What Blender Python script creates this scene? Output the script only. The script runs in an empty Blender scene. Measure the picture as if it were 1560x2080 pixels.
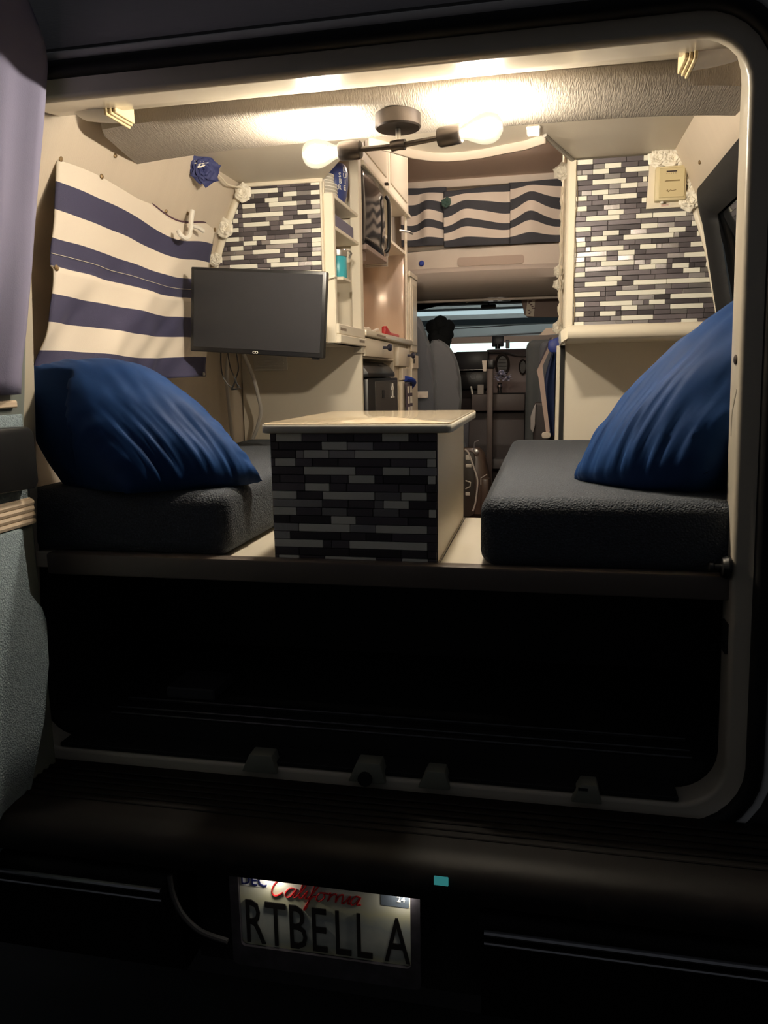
import bpy, bmesh, math, random
from mathutils import Vector, Matrix, noise

scene = bpy.context.scene
COL = scene.collection
PI = math.pi

# ------------------------------------------------------------------ camera, world, exposure
cam_d = bpy.data.cameras.new('camera')
cam_d.sensor_fit = 'HORIZONTAL'; cam_d.sensor_width = 36.0; cam_d.lens = 36.0
cam_d.clip_start = 0.02; cam_d.clip_end = 100
cam = bpy.data.objects.new('camera', cam_d); COL.objects.link(cam)
_f = Vector((328.0, -280.0, 1560.0)).normalized()            # direction of the van's length axis, seen by the camera
_d = Vector((150.0, (1560.0 ** 2 + 328 * 150) / 280.0, 1560.0)).normalized()   # direction of the plumb line
_r = _d.cross(_f)
cam.matrix_world = Matrix(((_r.x, -_r.y, -_r.z, 0.30),
                           (_f.x, -_f.y, -_f.z, -1.62),
                           (-_d.x, _d.y, _d.z, 1.60),
                           (0, 0, 0, 1)))
scene.camera = cam

world = bpy.data.worlds.new('night'); scene.world = world; world.use_nodes = True
_bg = world.node_tree.nodes['Background']
_bg.inputs[0].default_value = (0.88, 0.92, 1.0, 1); _bg.inputs[1].default_value = 0.034

vs = scene.view_settings
vs.view_transform = 'Standard'; vs.look = 'None'; vs.gamma = 1.0; vs.use_curve_mapping = False
vs.exposure = 0.0
scene.display_settings.display_device = 'sRGB'
BULB = 1100.0          # emission of each lamp core
CXV = -0.06           # the van's centre line

# ------------------------------------------------------------------ materials
MATS = {}
def mat(name, col, rough=.5, metal=0., bump=0., bscale=60., bstretch=(1, 1, 1), var=0., vscale=8., sheen=0., coat=0.,
        emit=None, es=0., spec=.5, rnd=0., kind='noise'):
    if name in MATS: return MATS[name]
    m = bpy.data.materials.new(name); m.use_nodes = True
    nt = m.node_tree; N = nt.nodes; L = nt.links
    b = N['Principled BSDF']
    b.inputs['Base Color'].default_value = (*col, 1)
    b.inputs['Roughness'].default_value = rough
    b.inputs['Metallic'].default_value = metal
    b.inputs['Specular IOR Level'].default_value = spec
    if sheen:
        b.inputs['Sheen Weight'].default_value = sheen; b.inputs['Sheen Roughness'].default_value = .35
        b.inputs['Sheen Tint'].default_value = (min(1, col[0] * 3 + .2), min(1, col[1] * 3 + .25), min(1, col[2] * 2 + .35), 1)
    if coat:
        b.inputs['Coat Weight'].default_value = coat; b.inputs['Coat Roughness'].default_value = .08
    if emit:
        b.inputs['Emission Color'].default_value = (*emit, 1); b.inputs['Emission Strength'].default_value = es
    tc = N.new('ShaderNodeTexCoord')
    mp = N.new('ShaderNodeMapping'); mp.inputs['Scale'].default_value = bstretch
    L.new(tc.outputs['Object'], mp.inputs[0])
    if bump:
        if kind == 'weave':
            t = N.new('ShaderNodeTexVoronoi'); t.inputs['Scale'].default_value = bscale
            out = t.outputs['Distance']
        elif kind == 'wave':
            t = N.new('ShaderNodeTexWave'); t.inputs['Scale'].default_value = bscale
            t.inputs['Distortion'].default_value = 3; out = t.outputs['Fac']
        else:
            t = N.new('ShaderNodeTexNoise'); t.inputs['Scale'].default_value = bscale
            t.inputs['Detail'].default_value = 4; out = t.outputs['Fac']
        L.new(mp.outputs[0], t.inputs['Vector'])
        bp = N.new('ShaderNodeBump'); bp.inputs['Strength'].default_value = bump; bp.inputs['Distance'].default_value = .002
        L.new(out, bp.inputs['Height']); L.new(bp.outputs[0], b.inputs['Normal'])
    if var or rnd:
        mix = N.new('ShaderNodeMix'); mix.data_type = 'RGBA'
        d = max(var, rnd)
        mix.inputs['A'].default_value = (*[c * (1 - d) for c in col], 1)
        mix.inputs['B'].default_value = (*[min(1, c * (1 + d)) for c in col], 1)
        if rnd:
            oi = N.new('ShaderNodeObjectInfo'); L.new(oi.outputs['Random'], mix.inputs['Factor'])
        else:
            n = N.new('ShaderNodeTexNoise'); n.inputs['Scale'].default_value = vscale; n.inputs['Detail'].default_value = 5
            L.new(mp.outputs[0], n.inputs['Vector']); L.new(n.outputs['Fac'], mix.inputs['Factor'])
        L.new(mix.outputs['Result'], b.inputs['Base Color'])
    MATS[name] = m
    return m

def glass(name, tint, alpha=.85, rough=.03):
    if name in MATS: return MATS[name]
    m = bpy.data.materials.new(name); m.use_nodes = True
    nt = m.node_tree; N = nt.nodes; L = nt.links
    N.remove(N['Principled BSDF'])
    tr = N.new('ShaderNodeBsdfTransparent'); tr.inputs[0].default_value = (*tint, 1)
    gl = N.new('ShaderNodeBsdfGlossy'); gl.inputs['Roughness'].default_value = rough
    mx = N.new('ShaderNodeMixShader')
    mx.inputs[0].default_value = .06; L.new(tr.outputs[0], mx.inputs[1]); L.new(gl.outputs[0], mx.inputs[2])
    L.new(mx.outputs[0], N['Material Output'].inputs[0])
    MATS[name] = m
    return m

def emis(name, col, s):
    if name in MATS: return MATS[name]
    m = bpy.data.materials.new(name); m.use_nodes = True
    N = m.node_tree.nodes; N.remove(N['Principled BSDF'])
    e = N.new('ShaderNodeEmission'); e.inputs[0].default_value = (*col, 1); e.inputs[1].default_value = s
    m.node_tree.links.new(e.outputs[0], N['Material Output'].inputs[0])
    MATS[name] = m
    return m

WALL = mat('cream_vinyl_wall', (.60, .51, .405), .55, bump=.25, bscale=90, bstretch=(1, 4, .4), var=.05, vscale=5)
CEIL = mat('cream_ceiling', (.56, .50, .41), .42, var=.04, vscale=4)
TRIM = mat('cream_gloss_paint', (.78, .70, .56), .28, coat=.2)
CAB = mat('cream_cabinet_paint', (.82, .74, .60), .4, var=.03, vscale=6)
BOLST = mat('ribbed_beige_fabric', (.33, .29, .245), .62, bump=.9, bscale=120, bstretch=(3, .3, 1), var=.06, vscale=10)
ROOFM = mat('mauve_beige_headliner', (.74, .59, .51), .8, bump=.2, bscale=140)
TWHITE = mat('cream_tile', (.86, .83, .72), .3, rnd=.05)
TDARK = mat('dark_brushed_tile', (.125, .108, .118), .36, metal=.35, rnd=.5, bump=.25, bscale=40, bstretch=(25, 1, 1))
TSILV = mat('silver_brushed_tile', (.46, .43, .43), .30, metal=.8, rnd=.35, bump=.3, bscale=40, bstretch=(25, 1, 1))
GROUT = mat('dark_backing', (.10, .09, .09), .7)
NAVY = mat('navy_stripe_cloth', (.040, .038, .088), .8, bump=.3, bscale=500, sheen=.15)
CREAMC = mat('cream_stripe_cloth', (.78, .69, .58), .8, bump=.3, bscale=500)
VELVET = mat('royal_blue_velvet', (.009, .037, .130), .6, bump=.5, bscale=16, var=.3, vscale=9, sheen=.10, spec=.12)
CHAR = mat('charcoal_woven_fabric', (.050, .058, .072), .9, bump=1.0, bscale=230, kind='weave', var=.75, vscale=260, sheen=.2)
BLACKP = mat('black_plastic', (.012, .012, .013), .35)
BLACKM = mat('matt_black', (.010, .010, .010), .8)
SCREEN = mat('dark_screen', (.030, .030, .033), .35, spec=.25)
BRONZE = mat('dark_bronze_metal', (.055, .045, .040), .4, metal=.6)
BRASS = mat('aged_brass', (.28, .19, .10), .45, metal=.6)
CHROME = mat('chrome', (.7, .7, .72), .15, metal=1)
STEEL = mat('brushed_steel', (.5, .48, .46), .35, metal=.9)
GREYCAR = mat('grey_door_carpet', (.25, .315, .35), .95, bump=1.0, bscale=240, kind='weave', var=.3, vscale=90)
GREYPL = mat('grey_green_plastic', (.17, .19, .18), .5)
PURPLE = mat('grey_violet_curtain_cloth', (.20, .19, .29), .85, bump=.2, bscale=300)
WOOD = mat('pale_ribbed_wood', (.66, .52, .38), .5, bump=.3, bscale=20, bstretch=(1, 1, 12), var=.12, vscale=14)
TABLE = mat('polished_birch_laminate', (.66, .54, .38), .16, coat=.5, var=.2, vscale=6, bstretch=(4, .8, 1))
TEDGE = mat('pale_table_edge', (.72, .68, .58), .35, var=.15, vscale=20)
VANBLK = mat('black_van_paint', (.006, .005, .005), .5, spec=.18)
VANGR = mat('dark_grey_textured_trim', (.060, .057, .058), .6, bump=.3, bscale=80)
JAMB = mat('beige_jamb_paint', (.50, .45, .36), .3, coat=.3)
SEAL = mat('black_rubber_seal', (.009, .009, .010), .6, spec=.25)
SEATG = mat('slate_grey_seat_fabric', (.115, .125, .145), .9, bump=.3, bscale=300, sheen=.2)
DASH = mat('taupe_dash_plastic', (.20, .15, .145), .5, bump=.2, bscale=200)
DASHD = mat('dark_dash_plastic', (.055, .045, .045), .55)
CARPET = mat('brown_carpet', (.07, .05, .05), .95, bump=.8, bscale=200)
RED = mat('red_plastic', (.55, .03, .03), .4)
BLUEP = mat('royal_blue_plastic', (.02, .05, .33), .4)
TEAL = mat('teal_enamel', (.05, .38, .46), .3)
BEIGEP = mat('aged_beige_plastic', (.66, .56, .34), .45)
WHITEP = mat('off_white_plastic', (.82, .78, .70), .45)
PAPER = mat('cream_paper', (.78, .70, .60), .7)
INK = mat('dark_print_ink', (.05, .035, .03), .7)
COPPER = mat('rose_copper_backsplash', (.86, .68, .56), .33, metal=.35, bump=.5, bscale=9, bstretch=(3, 3, .1))
PETAL = mat('cream_foam_petal', (.84, .78, .66), .7)
BPETAL = mat('blue_foam_petal', (.030, .036, .125), .7)
ROPE = mat('cream_cord', (.76, .68, .54), .8)

# ------------------------------------------------------------------ mesh helpers
def B(): return bmesh.new()

def _tf(vs_, M):
    if M is not None:
        for v in vs_: v.co = M @ v.co

def box(bm, x0, x1, y0, y1, z0, z1, bev=0., seg=1, M=None):
    r = bmesh.ops.create_cube(bm, size=1.0)
    vs_ = r['verts']
    for v in vs_:
        v.co = Vector(((x0 + x1) / 2 + v.co.x * (x1 - x0), (y0 + y1) / 2 + v.co.y * (y1 - y0), (z0 + z1) / 2 + v.co.z * (z1 - z0)))
    if bev > 0:
        es = list({e for v in vs_ for e in v.link_edges})
        rr = bmesh.ops.bevel(bm, geom=es, offset=bev, segments=seg, profile=.5, affect='EDGES')
        vs_ = list({v for f in rr['faces'] for v in f.verts} | {v for v in vs_ if v.is_valid})
    _tf(vs_, M)
    return bm

def frame_at(d):
    d = d.normalized()
    a = Vector((0, 0, 1)) if abs(d.z) < .9 else Vector((1, 0, 0))
    u = a.cross(d).normalized(); v = d.cross(u)
    return u, v

def tube(bm, pts, r, n=8, cap=True):
    pts = [Vector(p) for p in pts]
    rs = r if isinstance(r, (list, tuple)) else [r] * len(pts)
    rings = []; u = None
    for i, p in enumerate(pts):
        d = (pts[min(i + 1, len(pts) - 1)] - pts[max(i - 1, 0)])
        if d.length < 1e-9: d = Vector((0, 0, 1))
        d.normalize()
        if u is None: u, v = frame_at(d)
        else:
            u = (u - d * u.dot(d)).normalized(); v = d.cross(u)
        rings.append([bm.verts.new(p + (u * math.cos(2 * PI * k / n) + v * math.sin(2 * PI * k / n)) * rs[i]) for k in range(n)])
    for a, b in zip(rings, rings[1:]):
        for k in range(n):
            bm.faces.new((a[k], a[(k + 1) % n], b[(k + 1) % n], b[k]))
    if cap:
        bm.faces.new(rings[0][::-1]); bm.faces.new(rings[-1])
    return bm

def cyl(bm, p0, p1, r0, r1=None, n=16): return tube(bm, [p0, p1], [r0, r0 if r1 is None else r1], n)

def smoothpts(P, k=6):
    P = [Vector(p) for p in P]; out = []
    for i in range(len(P) - 1):
        p0, p1, p2, p3 = P[max(i - 1, 0)], P[i], P[i + 1], P[min(i + 2, len(P) - 1)]
        for j in range(k):
            t = j / k
            out.append(.5 * ((2 * p1) + (p2 - p0) * t + (2 * p0 - 5 * p1 + 4 * p2 - p3) * t * t + (3 * p1 - p0 - 3 * p2 + p3) * t ** 3))
    out.append(P[-1]); return out

def lathe(bm, prof, loc, axis='Z', n=20, M=None):
    ax = {'X': Matrix(((0, 0, 1), (1, 0, 0), (0, 1, 0))), 'Y': Matrix(((1, 0, 0), (0, 0, 1), (0, -1, 0))), 'Z': Matrix.Identity(3)}[axis]
    if M is not None: ax = M
    rings = []
    for r, h in prof:
        rings.append([bm.verts.new(Vector(loc) + ax @ Vector((max(r, 1e-5) * math.cos(2 * PI * k / n), max(r, 1e-5) * math.sin(2 * PI * k / n), h))) for k in range(n)])
    for a, b in zip(rings, rings[1:]):
        for k in range(n): bm.faces.new((a[k], a[(k + 1) % n], b[(k + 1) % n], b[k]))
    bm.faces.new(rings[0][::-1]); bm.faces.new(rings[-1])
    return bm

def P3(axis, a, b, c):
    return {'X': (c, a, b), 'Y': (a, c, b), 'Z': (a, b, c)}[axis]

def prism(bm, poly, axis, lo, hi, bev=0.):
    a = [bm.verts.new(P3(axis, p[0], p[1], lo)) for p in poly]
    b = [bm.verts.new(P3(axis, p[0], p[1], hi)) for p in poly]
    n = len(poly)
    fs = [bm.faces.new(a[::-1]), bm.faces.new(b)]
    for k in range(n): fs.append(bm.faces.new((a[k], a[(k + 1) % n], b[(k + 1) % n], b[k])))
    if bev:
        es = list({e for f in fs for e in f.edges})
        bmesh.ops.bevel(bm, geom=es, offset=bev, segments=2, profile=.5, affect='EDGES')
    return bm

def sheet(bm, rows, closed=False, mats=None):
    V = [[bm.verts.new(p) for p in r] for r in rows]
    for i in range(len(V) - 1):
        for j in range(len(V[i]) - 1 + (1 if closed else 0)):
            j2 = (j + 1) % len(V[i])
            f = bm.faces.new((V[i][j], V[i][j2], V[i + 1][j2], V[i + 1][j]))
            if mats: f.material_index = mats(i, j)
    return bm

def rrect(x0, x1, z0, z1, r, n=5):
    out = []
    for cx, cz, a0 in ((x1 - r, z1 - r, 0), (x0 + r, z1 - r, 90), (x0 + r, z0 + r, 180), (x1 - r, z0 + r, 270)):
        for k in range(n + 1):
            a = math.radians(a0 + 90 * k / n); out.append((cx + r * math.cos(a), cz + r * math.sin(a)))
    return out

WL = {}      # world position of every object's origin
def obj(name, bm, m, parent=None, smooth=True, solid=0., sub=0, angle=35, label=None, keep=False):
    if not keep: bmesh.ops.recalc_face_normals(bm, faces=bm.faces[:])
    me = bpy.data.meshes.new(name); bm.to_mesh(me); bm.free()
    for mm in (m if isinstance(m, (list, tuple)) else [m]): me.materials.append(mm)
    xs = [v.co for v in me.vertices]
    lo = Vector((min(c[i] for c in xs) for i in range(3))); hi = Vector((max(c[i] for c in xs) for i in range(3)))
    c = Vector(((lo.x + hi.x) / 2, (lo.y + hi.y) / 2, lo.z))
    me.transform(Matrix.Translation(-c))
    if smooth:
        me.polygons.foreach_set('use_smooth', [True] * len(me.polygons))
        if not sub: me.set_sharp_from_angle(angle=math.radians(angle))
    o = bpy.data.objects.new(name, me); COL.objects.link(o)
    if sub:
        md = o.modifiers.new('sub', 'SUBSURF'); md.levels = sub; md.render_levels = sub
    if solid:
        md = o.modifiers.new('solid', 'SOLIDIFY'); md.thickness = solid; md.offset = 0
    put(o, c, parent)
    if label: o['label'] = label
    return o

def put(o, world, parent=None):
    world = Vector(world); WL[o] = world
    if parent is not None:
        o.parent = parent; o.location = world - WL[parent]
    else: o.location = world
    return o

def thing(name, label, cat, loc=(0, 0, 0), group=None):
    o = bpy.data.objects.new(name, None); COL.objects.link(o); o.empty_display_size = .05
    put(o, loc); o['label'] = label; o['category'] = cat
    if group: o['group'] = group
    return o

def tag(o, label, cat, group=None):
    o['label'] = label; o['category'] = cat
    if group: o['group'] = group
    return o

def struct(o, label=None):
    o['kind'] = 'structure'
    if label: o['label'] = label
    return o

def sgroup(name, loc=(0, 0, 0), label=None):
    o = bpy.data.objects.new(name, None); COL.objects.link(o); put(o, loc); o['kind'] = 'structure'
    if label: o['label'] = label
    return o

def text(name, s, size, loc, M, m, parent, ext=.0006, align='CENTER', sx=1., shear=0., label=None):
    cu = bpy.data.curves.new(name, 'FONT'); cu.body = s; cu.size = size; cu.align_x = align; cu.align_y = 'CENTER'
    cu.extrude = ext; cu.shear = shear; cu.resolution_u = 2
    tmp = bpy.data.objects.new(name + '_tmp', cu); COL.objects.link(tmp)
    dg = bpy.context.evaluated_depsgraph_get()
    me = bpy.data.meshes.new_from_object(tmp.evaluated_get(dg))
    bpy.data.objects.remove(tmp); bpy.data.curves.remove(cu)
    me.transform(M.to_4x4() @ Matrix.Diagonal((sx, 1, 1, 1)))
    me.materials.clear(); me.materials.append(m)
    o = bpy.data.objects.new(name, me); COL.objects.link(o)
    put(o, loc, parent)
    if label: o['label'] = label
    return o
FACE_Y = Matrix(((1, 0, 0), (0, 0, -1), (0, 1, 0)))      # lettering that faces the rear of the van (-Y)
FACE_X = Matrix(((0, 0, 1), (1, 0, 0), (0, 1, 0)))       # lettering that faces the aisle (+X)

HW = [(0.4, .93), (0.7, .95), (1.2, .97), (1.6, .965), (1.77, .95), (2.0, .90), (2.15, .845), (2.31, .765), (2.40, .70)]
def hw(z):
    if z <= HW[0][0]: return HW[0][1]
    for (a, x), (b, y) in zip(HW, HW[1:]):
        if z <= b: return x + (y - x) * (z - a) / (b - a)
    return HW[-1][1]
def wx(z, s): return CXV + s * hw(z)

# ================================================================== THE SETTING
def side_wall(name, s, hole=None):
    ys = [.05, .2, .6, 1.13, 1.6, 2.2, 3.0, 3.6, 4.2]
    zs = [.4, .7, 1.2, 1.585, 1.77, 1.9, 2.0, 2.13, 2.22, 2.31, 2.40]
    bm = B()
    V = {(i, j): bm.verts.new((wx(z, s), y, z)) for i, y in enumerate(ys) for j, z in enumerate(zs)}
    for i in range(len(ys) - 1):
        for j in range(len(zs) - 1):
            ym, zm = (ys[i] + ys[i + 1]) / 2, (zs[j] + zs[j + 1]) / 2
            if hole and hole[0] < ym < hole[1] and hole[2] < zm < hole[3]: continue
            bm.faces.new((V[i, j], V[i + 1, j], V[i + 1, j + 1], V[i, j + 1]))
    return struct(obj(name, bm, WALL, solid=.012))
side_wall('wall_left', -1)
wall_right = side_wall('wall_right', 1, (.2, 1.13, 1.585, 2.13))

bm = B(); box(bm, -1.0, .88, 0.3, 5.2, .66, .72)
struct(obj('floor', bm, CARPET))
bm = B(); box(bm, -14, 14, -14, 14, -.06, 0)
struct(obj('ground', bm, mat('night_asphalt', (.05, .05, .05), .9, bump=.5, bscale=60)))

# ceiling: flat rear panel with the curved lip where the raised roof begins
hole = [(.372, 1.25), (.370, 1.18), (.312, .994), (.286, .90), (.225, .955), (.155, .982), (.090, 1.012), (.033, 1.023), (-.025, 1.022),
        (-.071, 1.007), (-.13, .955), (-.18, .87), (-.236, .80), (-.36, .97), (-.50, 1.225)]
poly = [(-.84, .45), (.735, .45), (.735, 1.25)] + hole + [(-.84, 1.225)]
ceil = sgroup('ceiling', (CXV, .8, 2.31))
bm = B(); prism(bm, poly, 'Z', 2.31, 2.318)
obj('rear_panel', bm, CEIL, ceil)
bm = B()
sheet(bm, [[(x, y, 2.285) for x, y in hole[3:13]], [(x, y, 2.36) for x, y in hole[3:13]]])
obj('roof_lip', bm, mat('beige_lip', (.46, .38, .31), .6), ceil, solid=.012)
bm = B(); tube(bm, [(.376, 1.2, 2.307), (.312, .994, 2.307), (.283, .895, 2.307)], .007)
obj('edge_bead', bm, mat('grey_edge_bead', (.34, .31, .27), .5), ceil)
# raised roof shell (seen from below through the opening)
bm = B()
prof = [(.72, 2.32), (.80, 2.62), (1.1, 2.90), (1.8, 2.98), (2.7, 2.95), (3.2, 2.88), (3.5, 2.81)]
sheet(bm, [[(x, y, z) for y, z in prof] for x in (-.86, -.3, .2, .78)])
for x in (-.86, .78):
    vs_ = [bm.verts.new((x, y, z)) for y, z in prof] + [bm.verts.new((x, 3.5, 2.25)), bm.verts.new((x, .72, 2.25))]
    bm.faces.new(vs_)
obj('raised_roof', bm, ROOFM, ceil, solid=.01)

# padded beam above the rear doors
def beam_row(t):
    x = -.80 + t * 1.545
    e = abs(t - .5) * 2
    yf = .30 - .05 * (1 - t) + .05 * t + .02 * e ** 3 - .015      # front ridge
    yr = .545 + .03 * e ** 4
    lift = -.012 * e ** 6
    top = .262
    pts = [(yf - .014, 2.296), (yf - .012, 2.262), (yf + .003, 2.234 + lift), (yf + .03, 2.227 + lift), ((yf + yr) / 2, 2.224 + lift),
           (yr - .03, 2.228 + lift), (yr, 2.240 + lift), (yr + .03, 2.30), (yr + .035, 2.32)]
    return x, pts
rows = []
for k in range(29):
    t = k / 28
    x, pts = beam_row(t)
    off = [0, .0, .0, -.01, -.035, -.065, -.085, -.09, -.09]
    sgn = 1 if t < .08 else (-1 if t > .94 else 0)
    amt = (1 - t / .08) if t < .08 else ((t - .94) / .06 if t > .94 else 0)
    rows.append([(x + sgn * amt * o * (1 if t < .5 else .35), y, z) for (y, z), o in zip(pts, off)])
bm = B(); sheet(bm, rows)
for r in (rows[0], rows[-1]):
    bm.faces.new([bm.verts.new(p) for p in r])
bolster = struct(obj('trim_1', bm, BOLST, angle=50), 'padded beige fabric beam across the ceiling behind the rear doors')

# glossy header strip between door opening and beam
bm = B()
sheet(bm, [[(x, .016, 2.2055), (x, .06, 2.2100), (x, .10, 2.215), (x, .145, 2.222), (x, .165, 2.240), (x, .27, 2.268), (x, .40, 2.300), (x, .45, 2.312)] for x in (-.84, -.4, 0, .4, .72)])
struct(obj('trim_2', bm, mat('header_gloss_paint', (.50, .44, .35), .22, coat=.3)), 'glossy cream header strip above the rear door opening')

# rear door opening: jamb, rubber seal, drip lip and outer skin, all one rounded loop
def loop(o, y, n=7):
    C = [(.655 + o, 2.206 + o, 0), (-.862 - o, 2.206 + o, 90), (-.985 - o, .68 - o, 180), (.688 + o, .68 - o, 270)]
    out = []
    for (cx, cz, a0) in C:
        r = (.095 if a0 != 90 else .06) + o
        sx = -1 if a0 in (0, 270) else 1; sz = -1 if a0 in (0, 90) else 1
        for k in range(n + 1):
            a = math.radians(a0 + 90 * k / n)
            zz_ = cz + sz * r + r * math.sin(a)
            out.append((cx + sx * r + r * math.cos(a), min(y, .02 + max(0, 2.17 - zz_)) if a0 in (0, 90) else y, zz_))
    return out
rear = sgroup('trim_3', (CXV, 0, .4), 'rear door opening with beige painted jamb and black rubber seal')
def band(name, secs, m):
    bm = B(); sheet(bm, [loop(o, y) for o, y in secs], closed=True)
    return obj(name, bm, m, rear, angle=60)
band('jamb', [(.012, .075), (0, .07), (0, .012), (.003, .003), (.010, 0), (.040, 0), (.043, -.004)], JAMB)
band('rubber_seal', [(.040, 0), (.041, -.014), (.050, -.022), (.062, -.022), (.072, -.014), (.074, -.001)], SEAL)
band('drip_lip', [(.073, -.001), (.078, -.010), (.088, -.012), (.093, -.004)], mat('lip_highlight_paint', (.80, .78, .76), .4))  # near-white colour puts the lip's highlight into its paint
band('outer_skin', [(.092, -.003), (.10, .004), (.35, .02), (.62, .03)], VANGR)
bm = B(); prism(bm, [(.004, 2.306), (-.004, 2.36), (-.010, 2.45), (-.012, 2.62), (.03, 2.62), (.03, 2.306)], 'X', -1.0, .80, bev=.004)
obj('high_top_shell', bm, mat('grey_fibreglass', (.46, .44, .45), .6, bump=.3, bscale=60, bstretch=(1, 1, 6)), rear)
# inner return from jamb to side walls
bm = B(); sheet(bm, [loop(.012, .075), loop(.16, .072)], closed=True)
obj('inner_return', bm, WALL, rear)
# sill tabs
for i, (x0, x1, zz) in enumerate(((-.40, -.31, .714), (-.135, -.045, .718), (.03, .105, .712), (.372, .440, .712))):
    bm = B(); prism(bm, [(x0, .668), (x1, .668), (x1 - .012, zz), (x0 + .022, zz)], 'Y', -.012, .03, bev=.003)
    t = obj('sill_tab', bm, mat('pale_sill_clip', (.24, .24, .19), .5), rear)
    if i == 1:
        bm = B(); cyl(bm, (-.093, -.02, .680), (-.093, -.005, .680), .017)
        obj('lock_hole', bm, BLACKM, t)
    if i == 3:
        bm = B(); box(bm, .388, .408, -.0135, -.010, .698, .704)
        obj('slot', bm, BLACKM, t)
# fittings on the jamb face beside the big pillow
bm = B(); lathe(bm, [(.022, 0), (.024, .006), (.020, .016), (.008, .018), (.007, .030), (.010, .033), (.010, .040), (.003, .043)], (.676, .014, 1.205), M=Matrix(((0, 0, -1), (0, 1, 0), (1, 0, 0))))
tag(obj('door_stop', bm, BLACKP), 'black round rubber door stop knob on the cream jamb beside the bench', 'door stop')
bm = B(); box(bm, .676, .682, .012, .052, 1.02, 1.085)
obj('latch_slot', bm, BLACKM, rear)
bm = B(); lathe(bm, [(.009, 0), (.010, .003), (.006, .005)], (.668, .03, 1.622), M=Matrix(((0, 0, -1), (0, 1, 0), (1, 0, 0))))
obj('jamb_plug', bm, BRONZE, rear)
bm = B(); tube(bm, [(.6705, .015, 1.565), (.6705, .03, 1.545), (.6715, .048, 1.515), (.673, .05, 1.47)], .0035)
obj('pressed_rib', bm, JAMB, rear)

# cargo space under the platform
cargo = sgroup('floor_cargo', (CXV, .6, .7), 'black cargo floor under the bed platform')
bm = B(); box(bm, -.98, .86, .08, .65, .66, .742); obj('mat', bm, BLACKM, cargo)
bm = B(); box(bm, -.90, .60, .006, .08, .6805, .692, .002); obj('sill_shade_cover', bm, BLACKM, cargo)  # black cover added to darken the lit sill reveal
bm = B(); box(bm, -.98, .86, .64, .66, .72, 1.13); obj('back_board', bm, BLACKM, cargo)
for x0, x1 in ((-.975, -.955), (.76, .78)):
    bm = B(); box(bm, x0, x1, .08, .64, .74, 1.13); obj('side_shade_sheet', bm, BLACKM, cargo)  # black sheets added so the cargo side walls stay dark
for k, (y0, y1, z0) in enumerate(((.085, .105, .748), (.115, .135, .750), (.17, .178, .752))):
    bm = B(); box(bm, -.80, .64, y0, y1, .742, z0, .002)
    obj('threshold_strip', bm, mat('dull_threshold_metal', (.10, .10, .105), .35, metal=.7), cargo)
bm = B(); box(bm, -.70, -.56, .2, .33, .742, .775, .004); obj('scuffed_block', bm, mat('dusty_dark_plastic', (.05, .05, .055), .6), cargo)

# bed platform with cream bench boxes
plat = sgroup('floor_platform', (CXV, .5, 1.13), 'cream bed platform carrying both bench cushions')
bm = B(); box(bm, -.955, .845, .055, .65, 1.14, 1.18, .002); obj('deck', bm, CAB, plat)
bm = B(); box(bm, -.90, .72, .02, .06, 1.132, 1.186, .006, 2); obj('front_board', bm, mat('dark_stained_board', (.13, .105, .088), .5), plat)
bm = B(); box(bm, .0715, .0735, .07, .64, 1.1795, 1.1812); obj('seam', bm, GROUT, plat)
for x0, x1 in ((-1.01, -.44), (.175, .90)):
    bm = B(); box(bm, x0, x1, .65, 1.62, .72, 1.18, .003); obj('bench_box', bm, CAB, plat)

# side window in the right wall
win = sgroup('window_1', (.8, .66, 1.585), 'dark side window in black rubber frame')
def wring(o, dx):
    out = []
    y0, y1, z0, z1 = .2 - o, 1.13 + o, 1.585 - o, 2.13 + o
    r = .06 + o
    for yy, zz in rrect(y0, y1, z0, z1, r, 5): out.append((wx(zz, 1) + dx, yy, zz))
    return out
bm = B(); sheet(bm, [wring(.045, -.004), wring(.035, -.022), wring(.008, -.026), wring(-.03, -.012), wring(-.045, .01)], closed=True)
obj('rubber_frame', bm, SEAL, win, angle=60)
bm = B(); sheet(bm, [[(wx(z, 1) + .02, y, z) for y in (.17, .5, .8, 1.16)] for z in (1.55, 1.77, 2.0, 2.16)])
obj('pane', bm, mat('tinted_night_glass', (.006, .007, .008), .06, coat=.5), win)
bm = B()
for a in (.62, .655):
    tube(bm, [(wx(1.6, 1) + .006, a, 1.6), (wx(1.8, 1) + .006, a, 1.8), (wx(2.0, 1) + .006, a, 2.0), (wx(2.12, 1) + .006, a, 2.12)], .006)
obj('slider_rail', bm, BLACKP, win)
bm = B(); box(bm, wx(1.78, 1) - .0, wx(1.78, 1) + .012, .66, 1.08, 1.775, 1.79); obj('sash_bar', bm, mat('grey_sash', (.10, .10, .10), .4), win)
for k, (y, z) in enumerate(((.97, 1.93), (.90, 1.86))):
    bm = B(); lathe(bm, [(.004, 0), (.004, .004), (.001, .006)], (wx(z, 1) + .006, y, z), M=Matrix(((0, 0, -1), (0, 1, 0), (1, 0, 0))), n=8)
    obj('screw', bm, STEEL, win)
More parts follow.
